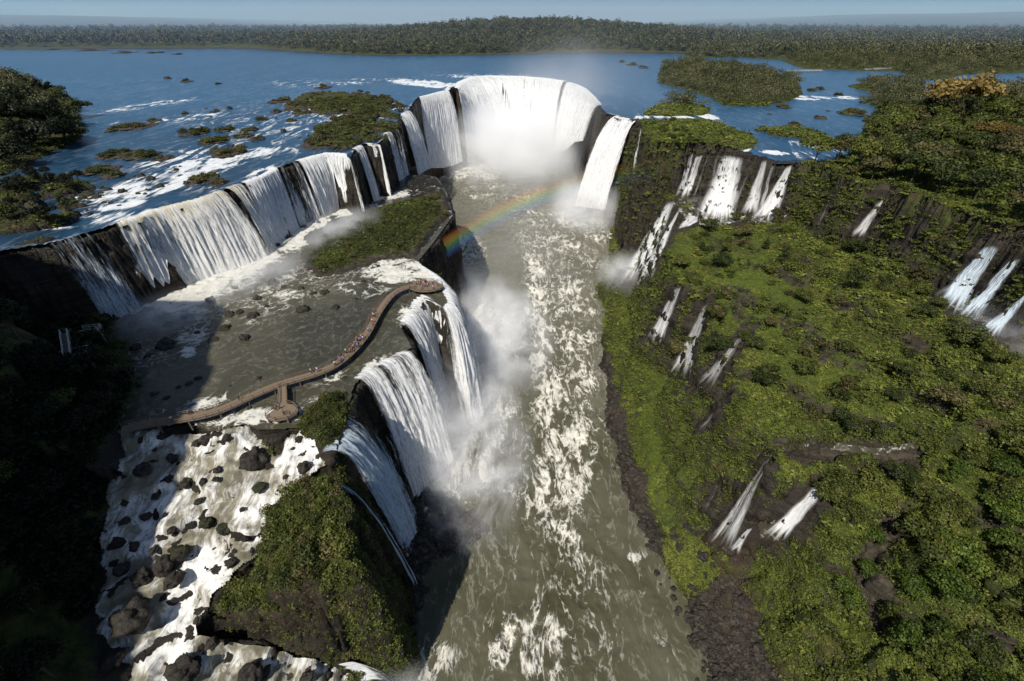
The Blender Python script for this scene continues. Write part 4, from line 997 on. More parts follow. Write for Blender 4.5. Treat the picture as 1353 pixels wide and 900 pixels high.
TINT_WORD = {'dark': 'dark green', 'mid': 'mid green', 'light': 'bright green', 'olive': 'olive brown', 'gold': 'golden', 'black': 'near black', 'fresh': 'fresh green'}
FOREST_PTS = []
# right hand forest on the upper plateau
RIGHT_W = [P(a, b, -3 if b > 200 else 0) for a, b in LAND['right'][0]]
n_t = 0
spots = darts(RIGHT_W, 330, lambda x, y: 6.2 + .006 * y, ok=lambda x, y: x < 380 and ground(x, y) > .4 - 7 and in_frame(x, y, ground(x, y) + 8) and sdf(RIGHT_W, np.array([x]), np.array([y]))[0] < -2.5 and sdf(UPPER, np.array([x]), np.array([y]))[0] < -3)
spots.sort(key=lambda p: math.hypot(*p))
def tint_right(x, y):
    k = fbm(np.array([x]), np.array([y]), 45, 3, 301)[0] + .35 * random.uniform(-1, 1)
    return 'dark' if k < -.22 else 'mid' if k < .05 else 'olive' if k < .2 else 'light' if k < .55 else 'gold' if random.random() < .25 else 'mid'
for x, y in spots[:105]:
    z = float(ground(x, y)); t = tint_right(x, y); s = random.uniform(.65, 1.05); u, v = survey(np.array(x), np.array(y), np.array(z + 6))
    where = 'behind the three falls at the right edge' if u > 1230 and v > 230 else 'along the shore of the right arm of the river' if v < 165 else 'above the lone forest fall' if u > 1100 and v > 200 else 'on the far right of the forest' if u > 1230 else 'on the right plateau near the river bend'
    plant('tree', TREES, x, y, z, s, t, f'{TINT_WORD[t]} leafy tree {where}', f'{TINT_WORD[t]} trees {where}')
FOREST_PTS += [(x, y, .9) for x, y in spots[105:]]
gx_, gy_ = PY(1250, 165, 262)[:2]
plant('tree', TREES[5], gx_, gy_, float(ground(gx_, gy_)), 1.75, 'gold', 'large golden brown tree standing out at the water edge of the right forest', None)
gx_, gy_ = PY(1300, 205, 205)[:2]
plant('tree', TREES[2], gx_, gy_, float(ground(gx_, gy_)), .95, 'gold', 'small golden tree amid green crowns on the far right slope', None)
# knoll on the left shore
KN = PP(LAND['knoll'][0], 0)
for x, y in darts(KN, 58, 6.0, ok=lambda x, y: in_frame(x, y, 10) and x > -420):
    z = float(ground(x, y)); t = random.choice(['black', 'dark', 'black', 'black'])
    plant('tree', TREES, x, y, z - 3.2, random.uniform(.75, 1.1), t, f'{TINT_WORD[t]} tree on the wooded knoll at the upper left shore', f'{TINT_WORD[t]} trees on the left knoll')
SHORE_W = PP(LAND['shore'][0], 0)
for x, y in darts(SHORE_W, 22, 5.0, ok=lambda x, y: in_frame(x, y, 4) and ground(x, y) > .3):
    z = float(ground(x, y)); t = random.choice(['black', 'dark', 'black'])
    plant('tree', TREES, x, y, z - .8, random.uniform(.28, .5), t, f'low {TINT_WORD[t]} tree on the rocky shore above the shaded left fall', f'low {TINT_WORD[t]} trees on the left shore')
# wooded hillside on the left bank
def clear_of_fall(x, y):
    z = float(ground(x, y)) + 8; u, v = survey(np.array(x), np.array(y), np.array(z)); return not (40 < u < 230 and 300 < v < 408)
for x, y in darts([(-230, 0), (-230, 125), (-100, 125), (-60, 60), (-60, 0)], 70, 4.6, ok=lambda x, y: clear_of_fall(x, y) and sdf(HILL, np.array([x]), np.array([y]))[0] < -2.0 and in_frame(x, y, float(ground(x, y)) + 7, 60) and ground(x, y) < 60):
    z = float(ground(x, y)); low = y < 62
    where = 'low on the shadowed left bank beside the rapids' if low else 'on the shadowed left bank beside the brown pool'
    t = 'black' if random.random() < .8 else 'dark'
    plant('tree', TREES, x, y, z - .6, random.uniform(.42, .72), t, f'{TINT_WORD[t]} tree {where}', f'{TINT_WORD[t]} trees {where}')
for x, y in darts([(-200, 90), (-200, 110), (-137, 107), (-134, 97)], 18, 4.5):
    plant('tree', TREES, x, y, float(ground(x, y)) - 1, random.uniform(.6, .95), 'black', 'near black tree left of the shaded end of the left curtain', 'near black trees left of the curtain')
# thicket at the lower right
for x, y in darts([P(1090, 640, -42)[:2], P(1353, 600, -35)[:2], P(1440, 800, -38)[:2], P(1400, 960, -42)[:2], P(1200, 960, -46)[:2], P(1235, 850, -45)[:2], P(1130, 760, -46)[:2]], 48, 4.6):
    z = float(ground(x, y)); t = random.choice(['fresh', 'fresh', 'light', 'mid', 'dark'])
    plant('tree', TREES, x, y, z - 2.5, random.uniform(.42, .66), t, f'{TINT_WORD[t]} tree of the dense thicket at the lower right corner', f'{TINT_WORD[t]} thicket trees at the lower right')
# shrubs: bluff, slopes, grassy island, rims
def scatter_shrubs(poly, n, dmin, size, tints, where, zoff=-.15, ok=None):
    for x, y in darts(poly, n, dmin, ok=ok):
        z = float(ground(x, y)); t = random.choice(tints); s = random.uniform(*size)
        plant('shrub', SHRUBS, x, y, z + zoff, s, t, f'{TINT_WORD[t]} shrub {where}', f'{TINT_WORD[t]} shrubs {where}', sz=random.uniform(.7, 1.1), part=('leaves', 'stem'))
scatter_shrubs(BLUFF, 60, 2.0, (1.2, 3.2), ['mid', 'olive', 'mid', 'dark'], 'on top of the bluff beside the white rapids')
KNOB = PP([(398, 563), (410, 540), (430, 526), (450, 523), (461, 535), (455, 558), (441, 584), (417, 582)], ZT)
scatter_shrubs(KNOB, 22, 1.6, (1.0, 2.2), ['olive', 'mid', 'dark'], 'on the rocky knob between walkway spur and nearest falls')
scatter_shrubs([(-31, 52), (-29, 38), (-34, 36), (-38, 52)], 24, 1.8, (1.4, 2.8), ['dark', 'mid', 'olive'], 'on the brink of the bluff above the canyon')
ISL = PP([(402, 342), (410, 314), (440, 292), (500, 276), (545, 264), (583, 260), (592, 285), (574, 303), (560, 322), (545, 336), (505, 339), (450, 358), (418, 364)], ZT)
scatter_shrubs(ISL, 34, 4.2, (1.5, 2.8), ['olive', 'mid', 'olive', 'dark'], 'on the grassy island below the left falls')
WING_W = PP(LAND['wing'][0], 0)
scatter_shrubs(WING_W, 60, 4.5, (1.6, 3.4), ['olive', 'mid', 'olive', 'light'], 'on the bushy rocks left of the horseshoe', ok=lambda x, y: ground(x, y) > .35)
MIDR = [P(880, 330, -28)[:2], P(960, 290, -28)[:2], P(1090, 300, -26)[:2], P(1230, 400, -26)[:2], P(1340, 520, -26)[:2], P(1300, 600, -32)[:2], P(1100, 560, -34)[:2], P(960, 480, -34)[:2], P(900, 400, -32)[:2]]
for x, y in darts(MIDR, 40, 7.0, ok=lambda x, y: fbm(np.array([x]), np.array([y]), 26, 3, 331)[0] > -.02 and y > 85):
    z = float(ground(x, y)); t = random.choice(['dark', 'dark', 'olive', 'mid'])
    plant('tree', TREES, x, y, z - 1.6, random.uniform(.32, .62), t, f'low {TINT_WORD[t]} tree rising from the green shelf on the right', f'low {TINT_WORD[t]} trees on the right shelf')
scatter_shrubs(MIDR, 115, 3.6, (1.2, 3.8), ['mid', 'dark', 'light', 'light', 'olive'], 'on the green shelf under the right upper falls')
scatter_shrubs([(80, 232), (92, 229), (94, 300), (82, 300)], 22, 5, (1.5, 2.8), ['mid', 'dark', 'olive'], 'on the grassy clifftop by the huge right waterfall')

# islets: rocky base with bushes on it
g = G('islet_rock'); nr = g.noise(g.pos(), .9, 5, .65)
ISLET_ROCK = g.end(g.bsdf(g.mix(g.smooth(nr, .3, .7), (.02, .016, .013), (.085, .065, .05)), .8, g.bump(nr, .6), .3))
def where_islet(u, v):
    if u < 240 and v > 195: return 'in the rapids above the shaded left fall'
    if u < 240: return 'out in the quiet water near the left knoll'
    if u < 345 and v > 165: return 'among the rapids above the left curtain'
    if u < 460: return 'left of the bushy rocks by the horseshoe'
    if u < 860: return 'in the mist right of the horseshoe'
    return 'in the right arm of the river'
SIZEW = ['tiny', 'small', 'mid sized', 'broad']
for (u, v, r) in ISLETS:
    c = P(u, v, 0); dist = math.hypot(c[0], c[1]); rr = r * dist / FPX
    z0 = float(zU(np.array(c[0]), np.array(c[1])))
    sw = SIZEW[0 if r < 5.5 else 1 if r < 8 else 2 if r < 12 else 3]
    t0 = random.choice(['olive', 'mid', 'olive', 'dark'])
    isl_o = empty('river_islet', (c[0], c[1], z0)); tag(isl_o, f'{sw} {TINT_WORD[t0]} bushy islet {where_islet(u, v)}', 'islet', 'bushy islets in the upper river')
    bm = bmesh.new(); bmesh.ops.create_icosphere(bm, subdivisions=4, radius=1)
    sd_ = random.uniform(0, 99)
    for vv in bm.verts:
        k = 1 + .35 * mnoise.fractal(vv.co * 1.6 + Vector((sd_, 0, 0)), 1, 2, 4); vv.co = Vector((vv.co.x * k * rr * 1.05, vv.co.y * k * rr * 1.5, vv.co.z * k * .9))
    me = bpy.data.meshes.new('rock_base'); bm.to_mesh(me); bm.free(); link('rock_base', me, ISLET_ROCK, isl_o)
    nb = 2 if r < 6 else 4 if r < 10 else 8
    for i in range(nb):
        a = random.uniform(0, 6.28); q = math.sqrt(random.random()) * .8
        cm, tm = random.choice(SHRUBS)
        b = link('bush', cm, None, isl_o, (q * math.cos(a) * rr, q * math.sin(a) * rr * 1.4, .3)); b.material_slots[0].link = 'OBJECT'; b.material_slots[0].material = LM[t0]
        s = rr * random.uniform(.32, .55) if r > 6 else rr * random.uniform(.5, .75); b.scale = (s, s * 1.1, min(s, 3.2) * random.uniform(.7, 1.0)); b.rotation_euler = (0, 0, random.uniform(0, 6.28))

# ------------------------------------------------------------------ undergrowth and the far forest, each one mass
def merged(name, tmpl, xs, ys, zs, ss, szs, tints, mat, label):
    V0, F0, T0 = tmpl; n = len(xs); nv = len(V0)
    a = RNG.uniform(0, 6.28, n); c, s = np.cos(a)[:, None], np.sin(a)[:, None]
    X = (V0[None, :, 0] * c - V0[None, :, 1] * s) * ss[:, None] + xs[:, None]
    Y = (V0[None, :, 0] * s + V0[None, :, 1] * c) * ss[:, None] + ys[:, None]
    Z = V0[None, :, 2] * (ss * szs)[:, None] + zs[:, None]
    V = np.stack([X, Y, Z], -1).reshape(-1, 3)
    F = (F0[None] + (np.arange(n) * nv)[:, None, None]).reshape(-1, F0.shape[1])
    T = np.clip(T0[None, :] * .6 - .3 + tints[:, None], 0, 1).ravel()
    return V, F, T

def build_stuff(name, chunks, mat, label):
    V, F, T = [], [], []; off = 0
    for v, f, t in chunks:
        V.append(v); F.append(f + off); T.append(t); off += len(v)
    me = mesh_np(name, np.concatenate(V), np.concatenate(F), smooth=False); attr(me, 'tint', np.concatenate(T))
    return tag(link(name, me, mat), label, kind='stuff')

def tuft(seed, n, size, flat=.7):
    rng = np.random.default_rng(seed)
    C = [(.45 * math.cos(i * 2.4) * math.sqrt(i / 5), .45 * math.sin(i * 2.4) * math.sqrt(i / 5), .2) for i in range(5)]
    return leaf_cloud(C, [.5] * 5, n // 5, size, rng, squash=flat)

def sample(n, xr, yr, dens):
    """random ground points, thinned with distance"""
    k = n * 6
    r = np.exp(RNG.uniform(math.log(yr[0]), math.log(yr[1]), k)); th = RNG.uniform(math.radians(-64), math.radians(72), k)
    x, y = r * np.sin(th), r * np.cos(th)
    u, v = survey(x, y, ground(x, y))
    keep = (u > -150) & (u < 1900) & (v > -20) & (v < 960) & (x > xr[0]) & (x < xr[1]) & (RNG.random(k) < dens(x, y))
    x, y = x[keep][:n], y[keep][:n]
    return x, y

chunks = []
def scrub_dens(x, y):
    d = ground(x, y, VEG) * (ground(x, y) < 12)
    d = np.where((x < 0) & (sdf(HILL, x, y) < 0), d * .3, d)
    d = d - .38 * sstep(.12, .34, fbm(x, y, 17, 4, 317)) * (x > 30)
    return np.clip((d - .3) / .5, 0, 1) * (1 - .72 * ground(x, y, bright))
for k in range(3):
    tm_ = tuft(400 + k, 30, .20)
    x, y = sample(21000, (-230, 330), (28, 420), scrub_dens)
    r = np.hypot(x, y); s = (.35 + .0042 * r) * RNG.uniform(.5, 1.5, len(x))
    big_ = RNG.random(len(x)) < .08; s = np.where(big_, s * 1.9, s)
    br = ground(x, y, bright)
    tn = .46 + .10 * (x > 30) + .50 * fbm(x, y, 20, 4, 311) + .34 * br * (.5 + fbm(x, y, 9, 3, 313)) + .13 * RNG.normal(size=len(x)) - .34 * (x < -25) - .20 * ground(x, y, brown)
    chunks.append(merged('u', tm_, x, y, ground(x, y) - .1 * s, s, RNG.uniform(.45, .9, len(x)) * (1 - .6 * br), tn, None, ''))
for k in range(2):          # ferns and bushes clinging to the steep faces
    tm_ = tuft(410 + k, 30, .20)
    kk = 260000
    r = np.exp(RNG.uniform(math.log(28), math.log(345), kk)); th = RNG.uniform(math.radians(-40), math.radians(62), kk); x, y = r * np.sin(th), r * np.cos(th)
    sl = ground(x, y, SLOPE); vg = ground(x, y, VEG); u, v = survey(x, y, ground(x, y))
    kp = (sl > 1.3) & (vg > .22) & (u > -20) & (u < 1380) & (v < 930) & (RNG.random(kk) < np.clip(sl / 5, 0, 1) * np.clip(vg * 1.1 - .1, 0, 1)) & (y > 25) & ~((x < -60) & (y < 130))
    x, y, r = x[kp][:9000], y[kp][:9000], r[kp][:9000]
    s = (.55 + .0042 * r) * RNG.uniform(.6, 1.5, len(x))
    tn = .30 + .22 * fbm(x, ground(x, y), 8, 3, 314) + .10 * RNG.normal(size=len(x))
    chunks.append(merged('u', tm_, x, y, ground(x, y), s, RNG.uniform(.6, 1.0, len(x)), tn, None, ''))
chunks_ug = chunks
build_stuff('undergrowth', chunks_ug, LM['scrub'], 'low mossy scrub and grass covering the shelves and slopes')

chunks = []
def far_dens(x, y):
    return (ground(x, y, VEG) > .6) * ((ground(x, y) > .8))
for k in range(2):
    tm_ = tuft(440 + k, 160, .085, 1.0)
    x, y = sample(3800, (-900, 1200), (380, 1350), lambda x, y: (ground(x, y, VEG) > .6) & (ground(x, y) > -.35))
    s = (3.2 + .0018 * np.hypot(x, y)) * RNG.uniform(.45, 1.8, len(x)) * (.72 + .28 * sstep(.2, 3, ground(x, y)))
    tn = .52 + .36 * fbm(x, y, 70, 3, 322) + .22 * RNG.normal(size=len(x))
    chunks.append(merged('f', tm_, x, y, ground(x, y) + .6 + .8 * RNG.random(len(x)) * s, s, RNG.uniform(.9, 1.4, len(x)), tn, None, ''))
for k in range(3):
    tm_ = tuft(420 + k, 50, .20, 1.0)
    x, y = sample(8000, (-3000, 3200), (1000, 3600), lambda x, y: far_dens(x, y) * 1.0)
    r = np.hypot(x, y); s = (3.0 + .0022 * r) * RNG.uniform(.65, 1.5, len(x))
    tn = .46 + .30 * fbm(x, y, 120, 3, 321) + .16 * RNG.normal(size=len(x))
    chunks.append(merged('f', tm_, x, y, ground(x, y) + 2 + 1.2 * RNG.random(len(x)) * s, s, RNG.uniform(.9, 1.5, len(x)), tn, None, ''))
tm_ = tuft(431, 120, .13, 1.0)          # the forest goes on beyond the right edge
x, y = sample(260, (150, 340), (60, 300), lambda x, y: (survey(x, y, ground(x, y))[0] > 1400) & (ground(x, y) > -9) & (sdf(UPPER, x, y) < -4))
chunks.append(merged('f', tm_, x, y, ground(x, y) + 2.5, RNG.uniform(3.5, 6, len(x)), np.full(len(x), 1.0), .4 + .2 * RNG.normal(size=len(x)), None, ''))
if FOREST_PTS:
    q = np.array(FOREST_PTS); tm_ = tuft(430, 120, .13, 1.0)
    chunks.append(merged('f', tm_, q[:, 0], q[:, 1], ground(q[:, 0], q[:, 1]) + 3.5, 5.5 * q[:, 2], np.full(len(q), 1.0), .4 + .15 * RNG.normal(size=len(q)), None, ''))
chunks_h = []
for k in range(2):
    tm_ = tuft(450 + k, 60, .16, 1.0)
    x, y = sample(5000, (-260, -60), (30, 135), lambda x, y: (sdf(HILL, x, y) < -1) & (ground(x, y) < 70))
    s = RNG.uniform(.8, 2.6, len(x))
    z = ground(x, y); u, v = survey(x, y, z + 1.5 * s); ok_ = ~((u > 40) & (u < 215) & (v > 300) & (v < 408))
    x, y, z, s = x[ok_], y[ok_], z[ok_], s[ok_]
    chunks_h.append(merged('h', tm_, x, y, z + .2, s, RNG.uniform(.7, 1.2, len(x)), .4 + .3 * fbm(x, y, 10, 3, 341) + .15 * RNG.normal(size=len(x)), None, ''))
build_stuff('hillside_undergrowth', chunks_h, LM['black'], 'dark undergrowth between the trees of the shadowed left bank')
build_stuff('forest', chunks, LM['hazy'], 'continuous subtropical forest beyond the river up to the horizon')

def rubble_tmpl(seed):
    bm = bmesh.new(); bmesh.ops.create_icosphere(bm, subdivisions=2, radius=1.0)
    for v in bm.verts: v.co = v.co * (1 + .75 * mnoise.noise(v.co * 1.7 + Vector((seed, 0, 0)))); v.co.z *= .7
    V = np.array([tuple(v.co) for v in bm.verts]); F = np.array([[l.index for l in f.verts] for f in bm.faces]); bm.free()
    return V, F, np.full(len(V), .5)
chunks_r = []
for k in range(3):
    x, y = sample(5000, (-40, 110), (24, 330), lambda x, y: (ground(x, y, VEG) < .35) * (ground(x, y) > zR(y) - 1.2) * (ground(x, y) < zR(y) + 9) * (ground(x, y, SLOPE) < 2.0) * 1.0)
    s = .08 + .75 * RNG.random(len(x)) ** 4 + .0013 * np.hypot(x, y)
    chunks_r.append(merged('r', rubble_tmpl(5.0 + 3 * k), x, y, ground(x, y) + .1 * s, s, RNG.uniform(.6, 1.2, len(x)), RNG.random(len(x)), None, ''))
g = G('rubble_stone'); t_ = g.attr('tint'); nz_ = g.noise(g.pos(), 2.5, 4, .6)
RUB = g.end(g.bsdf(g.mix(g.math('ADD', g.math('MULTIPLY', t_, .6), g.math('MULTIPLY', nz_, .4)), (.012, .010, .008), (.070, .058, .042)), .6, g.bump(nz_, .3), .35))
V, F, T = [], [], []; off = 0
for v, f, t in chunks_r: V.append(v); F.append(f + off); T.append(t); off += len(v)
me = mesh_np('rubble', np.concatenate(V), np.concatenate(F), 3, smooth=False); attr(me, 'tint', np.concatenate(T))
tag(link('rubble', me, RUB), 'loose dark stones strewn along the river banks', kind='stuff')
# ================================================================== ROCKS
def rock_mat(name, moss):
    g = G(name); tc = g.n('ShaderNodeTexCoord').outputs['Object']; pos = g.pos()
    a = g.noise(pos, .9, 5, .65); b = g.noise(pos, 4.0, 4, .65)
    c = g.mix(g.smooth(a, .3, .7), (.012, .010, .008), (.046, .038, .028)); c = g.mix(g.math('MULTIPLY', g.smooth(b, .55, .75), .5), c, (.085, .072, .055))
    if moss: c = g.mix(g.math('MULTIPLY', g.smooth(g.sep(g.nrm())[2], .25, .7), g.smooth(a, .32, .5)), c, g.ramp(b, [(.3, (.012, .014, .005)), (.6, (.032, .034, .010)), (.8, (.06, .056, .018))]))
    return g.end(g.bsdf(c, .62, g.bump(g.math('ADD', a, g.math('MULTIPLY', b, .4)), .5), .35))
RM = {False: rock_mat('wet_dark_rock', False), True: rock_mat('mossy_rock', True)}
def rock_proto(seed, sq):
    bm = bmesh.new(); bmesh.ops.create_icosphere(bm, subdivisions=4, radius=1.0)
    rs = Vector((seed * 3.7, seed * 1.3, 0))
    for v in bm.verts:
        d = v.co.normalized(); k = 1 + .42 * mnoise.fractal(d * 1.3 + rs, 1, 2, 4) + .10 * mnoise.noise(d * 6 + rs)
        cell = mnoise.cell(d * 1.8 + rs) * .10
        q = d * (k + cell); v.co = Vector((q.x, q.y, q.z * sq))
    me = bpy.data.meshes.new('rock'); bm.to_mesh(me); bm.free()
    for p in me.polygons: p.use_smooth = True
    return me
ROCKS = {'rounded': [rock_proto(1, .75), rock_proto(2, .8)], 'flat': [rock_proto(3, .42), rock_proto(4, .38)], 'jagged': [rock_proto(5, 1.15), rock_proto(6, 1.0)]}
LANDMARKS = [('the upper left rapids', 230, 230), ('the bushy horseshoe rocks', 380, 160), ('the right river arm', 1040, 160), ('the walkway spur', 372, 530), ('the shaded left fall', 150, 400), ('the widest left curtain', 260, 350), ('the bright middle curtain', 375, 300), ('the grassy island', 440, 330), ('the walkway bend', 480, 450),
             ('the walkway shore end', 190, 560), ('the bluff', 340, 740), ('the nearest big waterfall', 560, 650), ('the rapids left edge', 160, 790), ('the rapids bottom edge', 290, 880),
             ('the top of the rapids', 330, 590), ('the left canyon bank', 560, 720), ('the bank riffles', 840, 755), ('the short white spout', 980, 720), ('the bottom right shingle', 960, 880), ('the right canyon bank', 815, 560)]
ORD = ['', 'second', 'third', 'fourth', 'fifth', 'sixth', 'seventh', 'eighth', 'ninth', 'tenth', 'eleventh', 'twelfth', 'thirteenth', 'fourteenth', 'fifteenth']
rock_list = []
def rock(u, v, w, z, moss=None, form=None, zone='pool'):
    moss = (random.random() < .4) if moss is None else moss
    rock_list.append(dict(u=u, v=v, w=w, z=z, moss=moss, form=form or random.choice(['rounded', 'rounded', 'flat', 'jagged']), zone=zone))
for u, v, w in [(210, 420, 10), (246, 418, 15), (222, 430, 10), (278, 397, 9), (297, 433, 11), (281, 450, 11), (323, 447, 13), (335, 417, 12), (220, 457, 18), (402, 410, 13), (360, 372, 8), (375, 378, 7), (398, 381, 7),
                (381, 313, 11), (342, 322, 17), (340, 395, 10), (303, 416, 10), (187, 437, 9), (175, 428, 8), (443, 407, 9), (430, 387, 9), (342, 500, 6), (317, 413, 8), (408, 289, 9), (421, 294, 6), (443, 293, 6), (365, 325, 8),
                (400, 300, 10), (414, 388, 6), (250, 507, 8), (262, 500, 7), (236, 512, 5), (180, 460, 10), (195, 470, 8), (170, 478, 9), (205, 520, 8), (220, 526, 6), (305, 510, 5), (310, 380, 6), (352, 405, 6), (260, 440, 6),
                (480, 372, 6), (500, 352, 6), (545, 360, 4), (470, 395, 5), (330, 540, 6), (300, 545, 5), (430, 520, 7), (455, 500, 6)]:
    rock(u, v, w, ZT, zone='pool')
for u, v, w in [(227, 605, 9), (227, 632, 8), (245, 638, 14), (268, 637, 7), (287, 621, 7), (285, 633, 7), (336, 608, 30), (317, 640, 11), (342, 643, 15), (402, 618, 14), (263, 661, 9), (272, 690, 13), (297, 698, 13), (323, 712, 7), (333, 727, 5),
                (237, 730, 15), (310, 727, 6), (305, 743, 11), (202, 727, 9), (177, 722, 9), (217, 747, 19), (187, 762, 17), (230, 765, 15), (172, 818, 27), (192, 682, 11), (187, 620, 15), (240, 888, 22), (331, 890, 19), (200, 605, 9), (377, 630, 5),
                (320, 673, 6), (262, 820, 9), (280, 850, 11), (227, 700, 9), (160, 752, 12), (165, 690, 9), (205, 655, 8), (350, 700, 8), (175, 650, 10), (260, 585, 9), (215, 575, 10), (300, 578, 9), (272, 580, 12), (395, 580, 9), (360, 590, 8), (150, 870, 16), (405, 895, 10)]:
    q = P(u, v, -32); q = P(u, v, float(idw(RAP_C, np.array(q[0]), np.array(q[1])))); q = P(u, v, float(idw(RAP_C, np.array(q[0]), np.array(q[1]))))
    rock(u, v, w, q[2], zone='rapids', moss=(u, v) in ((272, 690), (297, 698), (237, 730), (342, 643)), form='jagged' if w > 18 else None)
for i in range(34):
    u = random.uniform(528, 622); v = 705 + random.uniform(-18, 18) - (u - 570) * .1; rock(u, v, random.uniform(4, 11), -72.6, moss=False, zone='left bank')
for i in range(18):
    u = random.uniform(520, 556); v = random.uniform(725, 850); rock(u, v, random.uniform(4, 11), -72.8, moss=False, zone='left bank')
for i in range(95):
    v = random.uniform(690, 900); u = 845 + (v - 700) * .38 + abs(random.gauss(0, 1)) * 55; h_ = ray = None
    rock(u, v, random.choice([3, 4, 5, 6, 8, 11]), None, moss=False, zone='right bank')
for i in range(40):
    v = random.uniform(500, 690); u = 806 + (v - 500) * .17 + random.gauss(8, 10); rock(u, v, random.uniform(2.5, 6), None, moss=False, zone='right bank')
for i in range(58):
    f = random.random()
    if f < .6: u = random.uniform(95, 345); v = 290 - (u - 95) * .31 + random.uniform(-34, 4)
    elif f < .85: u = random.uniform(240, 420); v = random.uniform(140, 200)
    else: u = random.uniform(965, 1110); v = random.uniform(125, 205)
    rock(u, v, random.uniform(2.5, 7.5), 0 if u < 700 else -1.5, moss=random.random() < .2, zone='upper river')
texts = {}
for k in rock_list:
    if k['z'] is None:
        r_, t_ = ray_hit(np.array([k['u']]), np.array([k['v']])); k['z'] = max(float(r_[0, 2] * t_[0] + CAM_Z), -72.9)
    near = min(LANDMARKS, key=lambda l: math.hypot(l[1] - k['u'], l[2] - k['v']))
    du, dv = k['u'] - near[1], k['v'] - near[2]
    side = ('left of' if du < 0 else 'right of') if abs(du) > abs(dv) else ('beyond' if dv < 0 else 'in front of')
    size = 'small' if k['w'] < 6 else 'medium' if k['w'] < 10.5 else 'large' if k['w'] < 18 else 'huge'
    k['txt'] = f"{size} {k['form']} {'mossy' if k['moss'] else 'bare'} boulder {side} {near[0]}"
    texts.setdefault(k['txt'], []).append(k)
for tx, ks in texts.items():
    ks.sort(key=lambda k: k['u'])
    for i, k in enumerate(ks):
        k['label'] = tx if len(ks) == 1 else (tx + ', leftmost' if i == 0 else tx + f", {ORD[i] if i < len(ORD) else ORD[-1]} from left")
for k in rock_list:
    c = P(k['u'], k['v'], k['z']); dist = math.dist(c, (0, 0, CAM_Z)); r = k['w'] / 2 * dist / FPX * .98
    o = link('rock', random.choice(ROCKS[k['form']]), None, None, (c[0], c[1], k['z'] - .1 * r))
    o.material_slots  # shared mesh, own material
    if not o.data.materials: o.data.materials.append(RM[False])
    o.material_slots[0].link = 'OBJECT'; o.material_slots[0].material = RM[k['moss']]
    o.rotation_euler = (random.uniform(-.25, .25), random.uniform(-.25, .25), random.uniform(0, 6.28)); o.scale = (r * random.uniform(.85, 1.2), r * random.uniform(.85, 1.2), r * random.uniform(.8, 1.1))
    tag(o, k['label'], 'boulder', f"boulders of the {k['zone']}")

# ================================================================== WALKWAY
def flat_mat(name, a, b, scale=3.0, rough=.8):
    g = G(name); n = g.noise(g.pos(), scale, 4, .6); return g.end(g.bsdf(g.mix(n, a, b), rough))
g = G('weathered_deck'); pos = g.pos(); nn = g.noise(pos, 2.5, 4, .6)
wv_ = g.n('ShaderNodeTexNoise'); g.put(wv_.inputs['Vector'], pos); wv_.inputs['Scale'].default_value = 8
DECK = g.end(g.bsdf(g.mix(nn, (.12, .088, .06), (.23, .175, .125)), .8))
RAIL = flat_mat('rail_wood', (.12, .08, .05), (.20, .14, .09)); CONC = flat_mat('concrete_pier', (.07, .065, .06), (.16, .15, .135))
STEEL = flat_mat('pale_steel', (.35, .35, .34), (.5, .5, .48))

def box_np(cx, cy, cz, hx, hy, hz, rz=0.0):
    c, s = math.cos(rz), math.sin(rz)
    v = []
    for dz in (-hz, hz):
        for dx, dy in ((-hx, -hy), (hx, -hy), (hx, hy), (-hx, hy)): v.append((cx + dx * c - dy * s, cy + dx * s + dy * c, cz + dz))
    f = [(0, 3, 2, 1), (4, 5, 6, 7), (0, 1, 5, 4), (1, 2, 6, 5), (2, 3, 7, 6), (3, 0, 4, 7)]
    return v, f
class MB:
    def __init__(self): self.v, self.f = [], []
    def add(self, vf):
        n = len(self.v); self.v += vf[0]; self.f += [tuple(i + n for i in q) for q in vf[1]]
    def beam(self, a, b, w, h):
        a, b = Vector(a), Vector(b); d = b - a; L = d.length
        if L < 1e-4: return
        d.normalize(); s = d.cross(Vector((0, 0, 1))); s = s.normalized() if s.length > 1e-4 else Vector((1, 0, 0)); u = s.cross(d)
        vs = [tuple(p + s * x * w / 2 + u * y * h / 2) for p in (a, b) for x, y in ((-1, -1), (1, -1), (1, 1), (-1, 1))]
        self.add((vs, [(0, 1, 2, 3), (7, 6, 5, 4), (0, 4, 5, 1), (1, 5, 6, 2), (2, 6, 7, 3), (3, 7, 4, 0)]))
    def build(self, name, mat, parent=None, org=(0, 0, 0)):
        me = bpy.data.meshes.new(name); me.from_pydata([tuple(Vector(v) - Vector(org)) for v in self.v], [], self.f); me.update()
        return link(name, me, mat, parent)

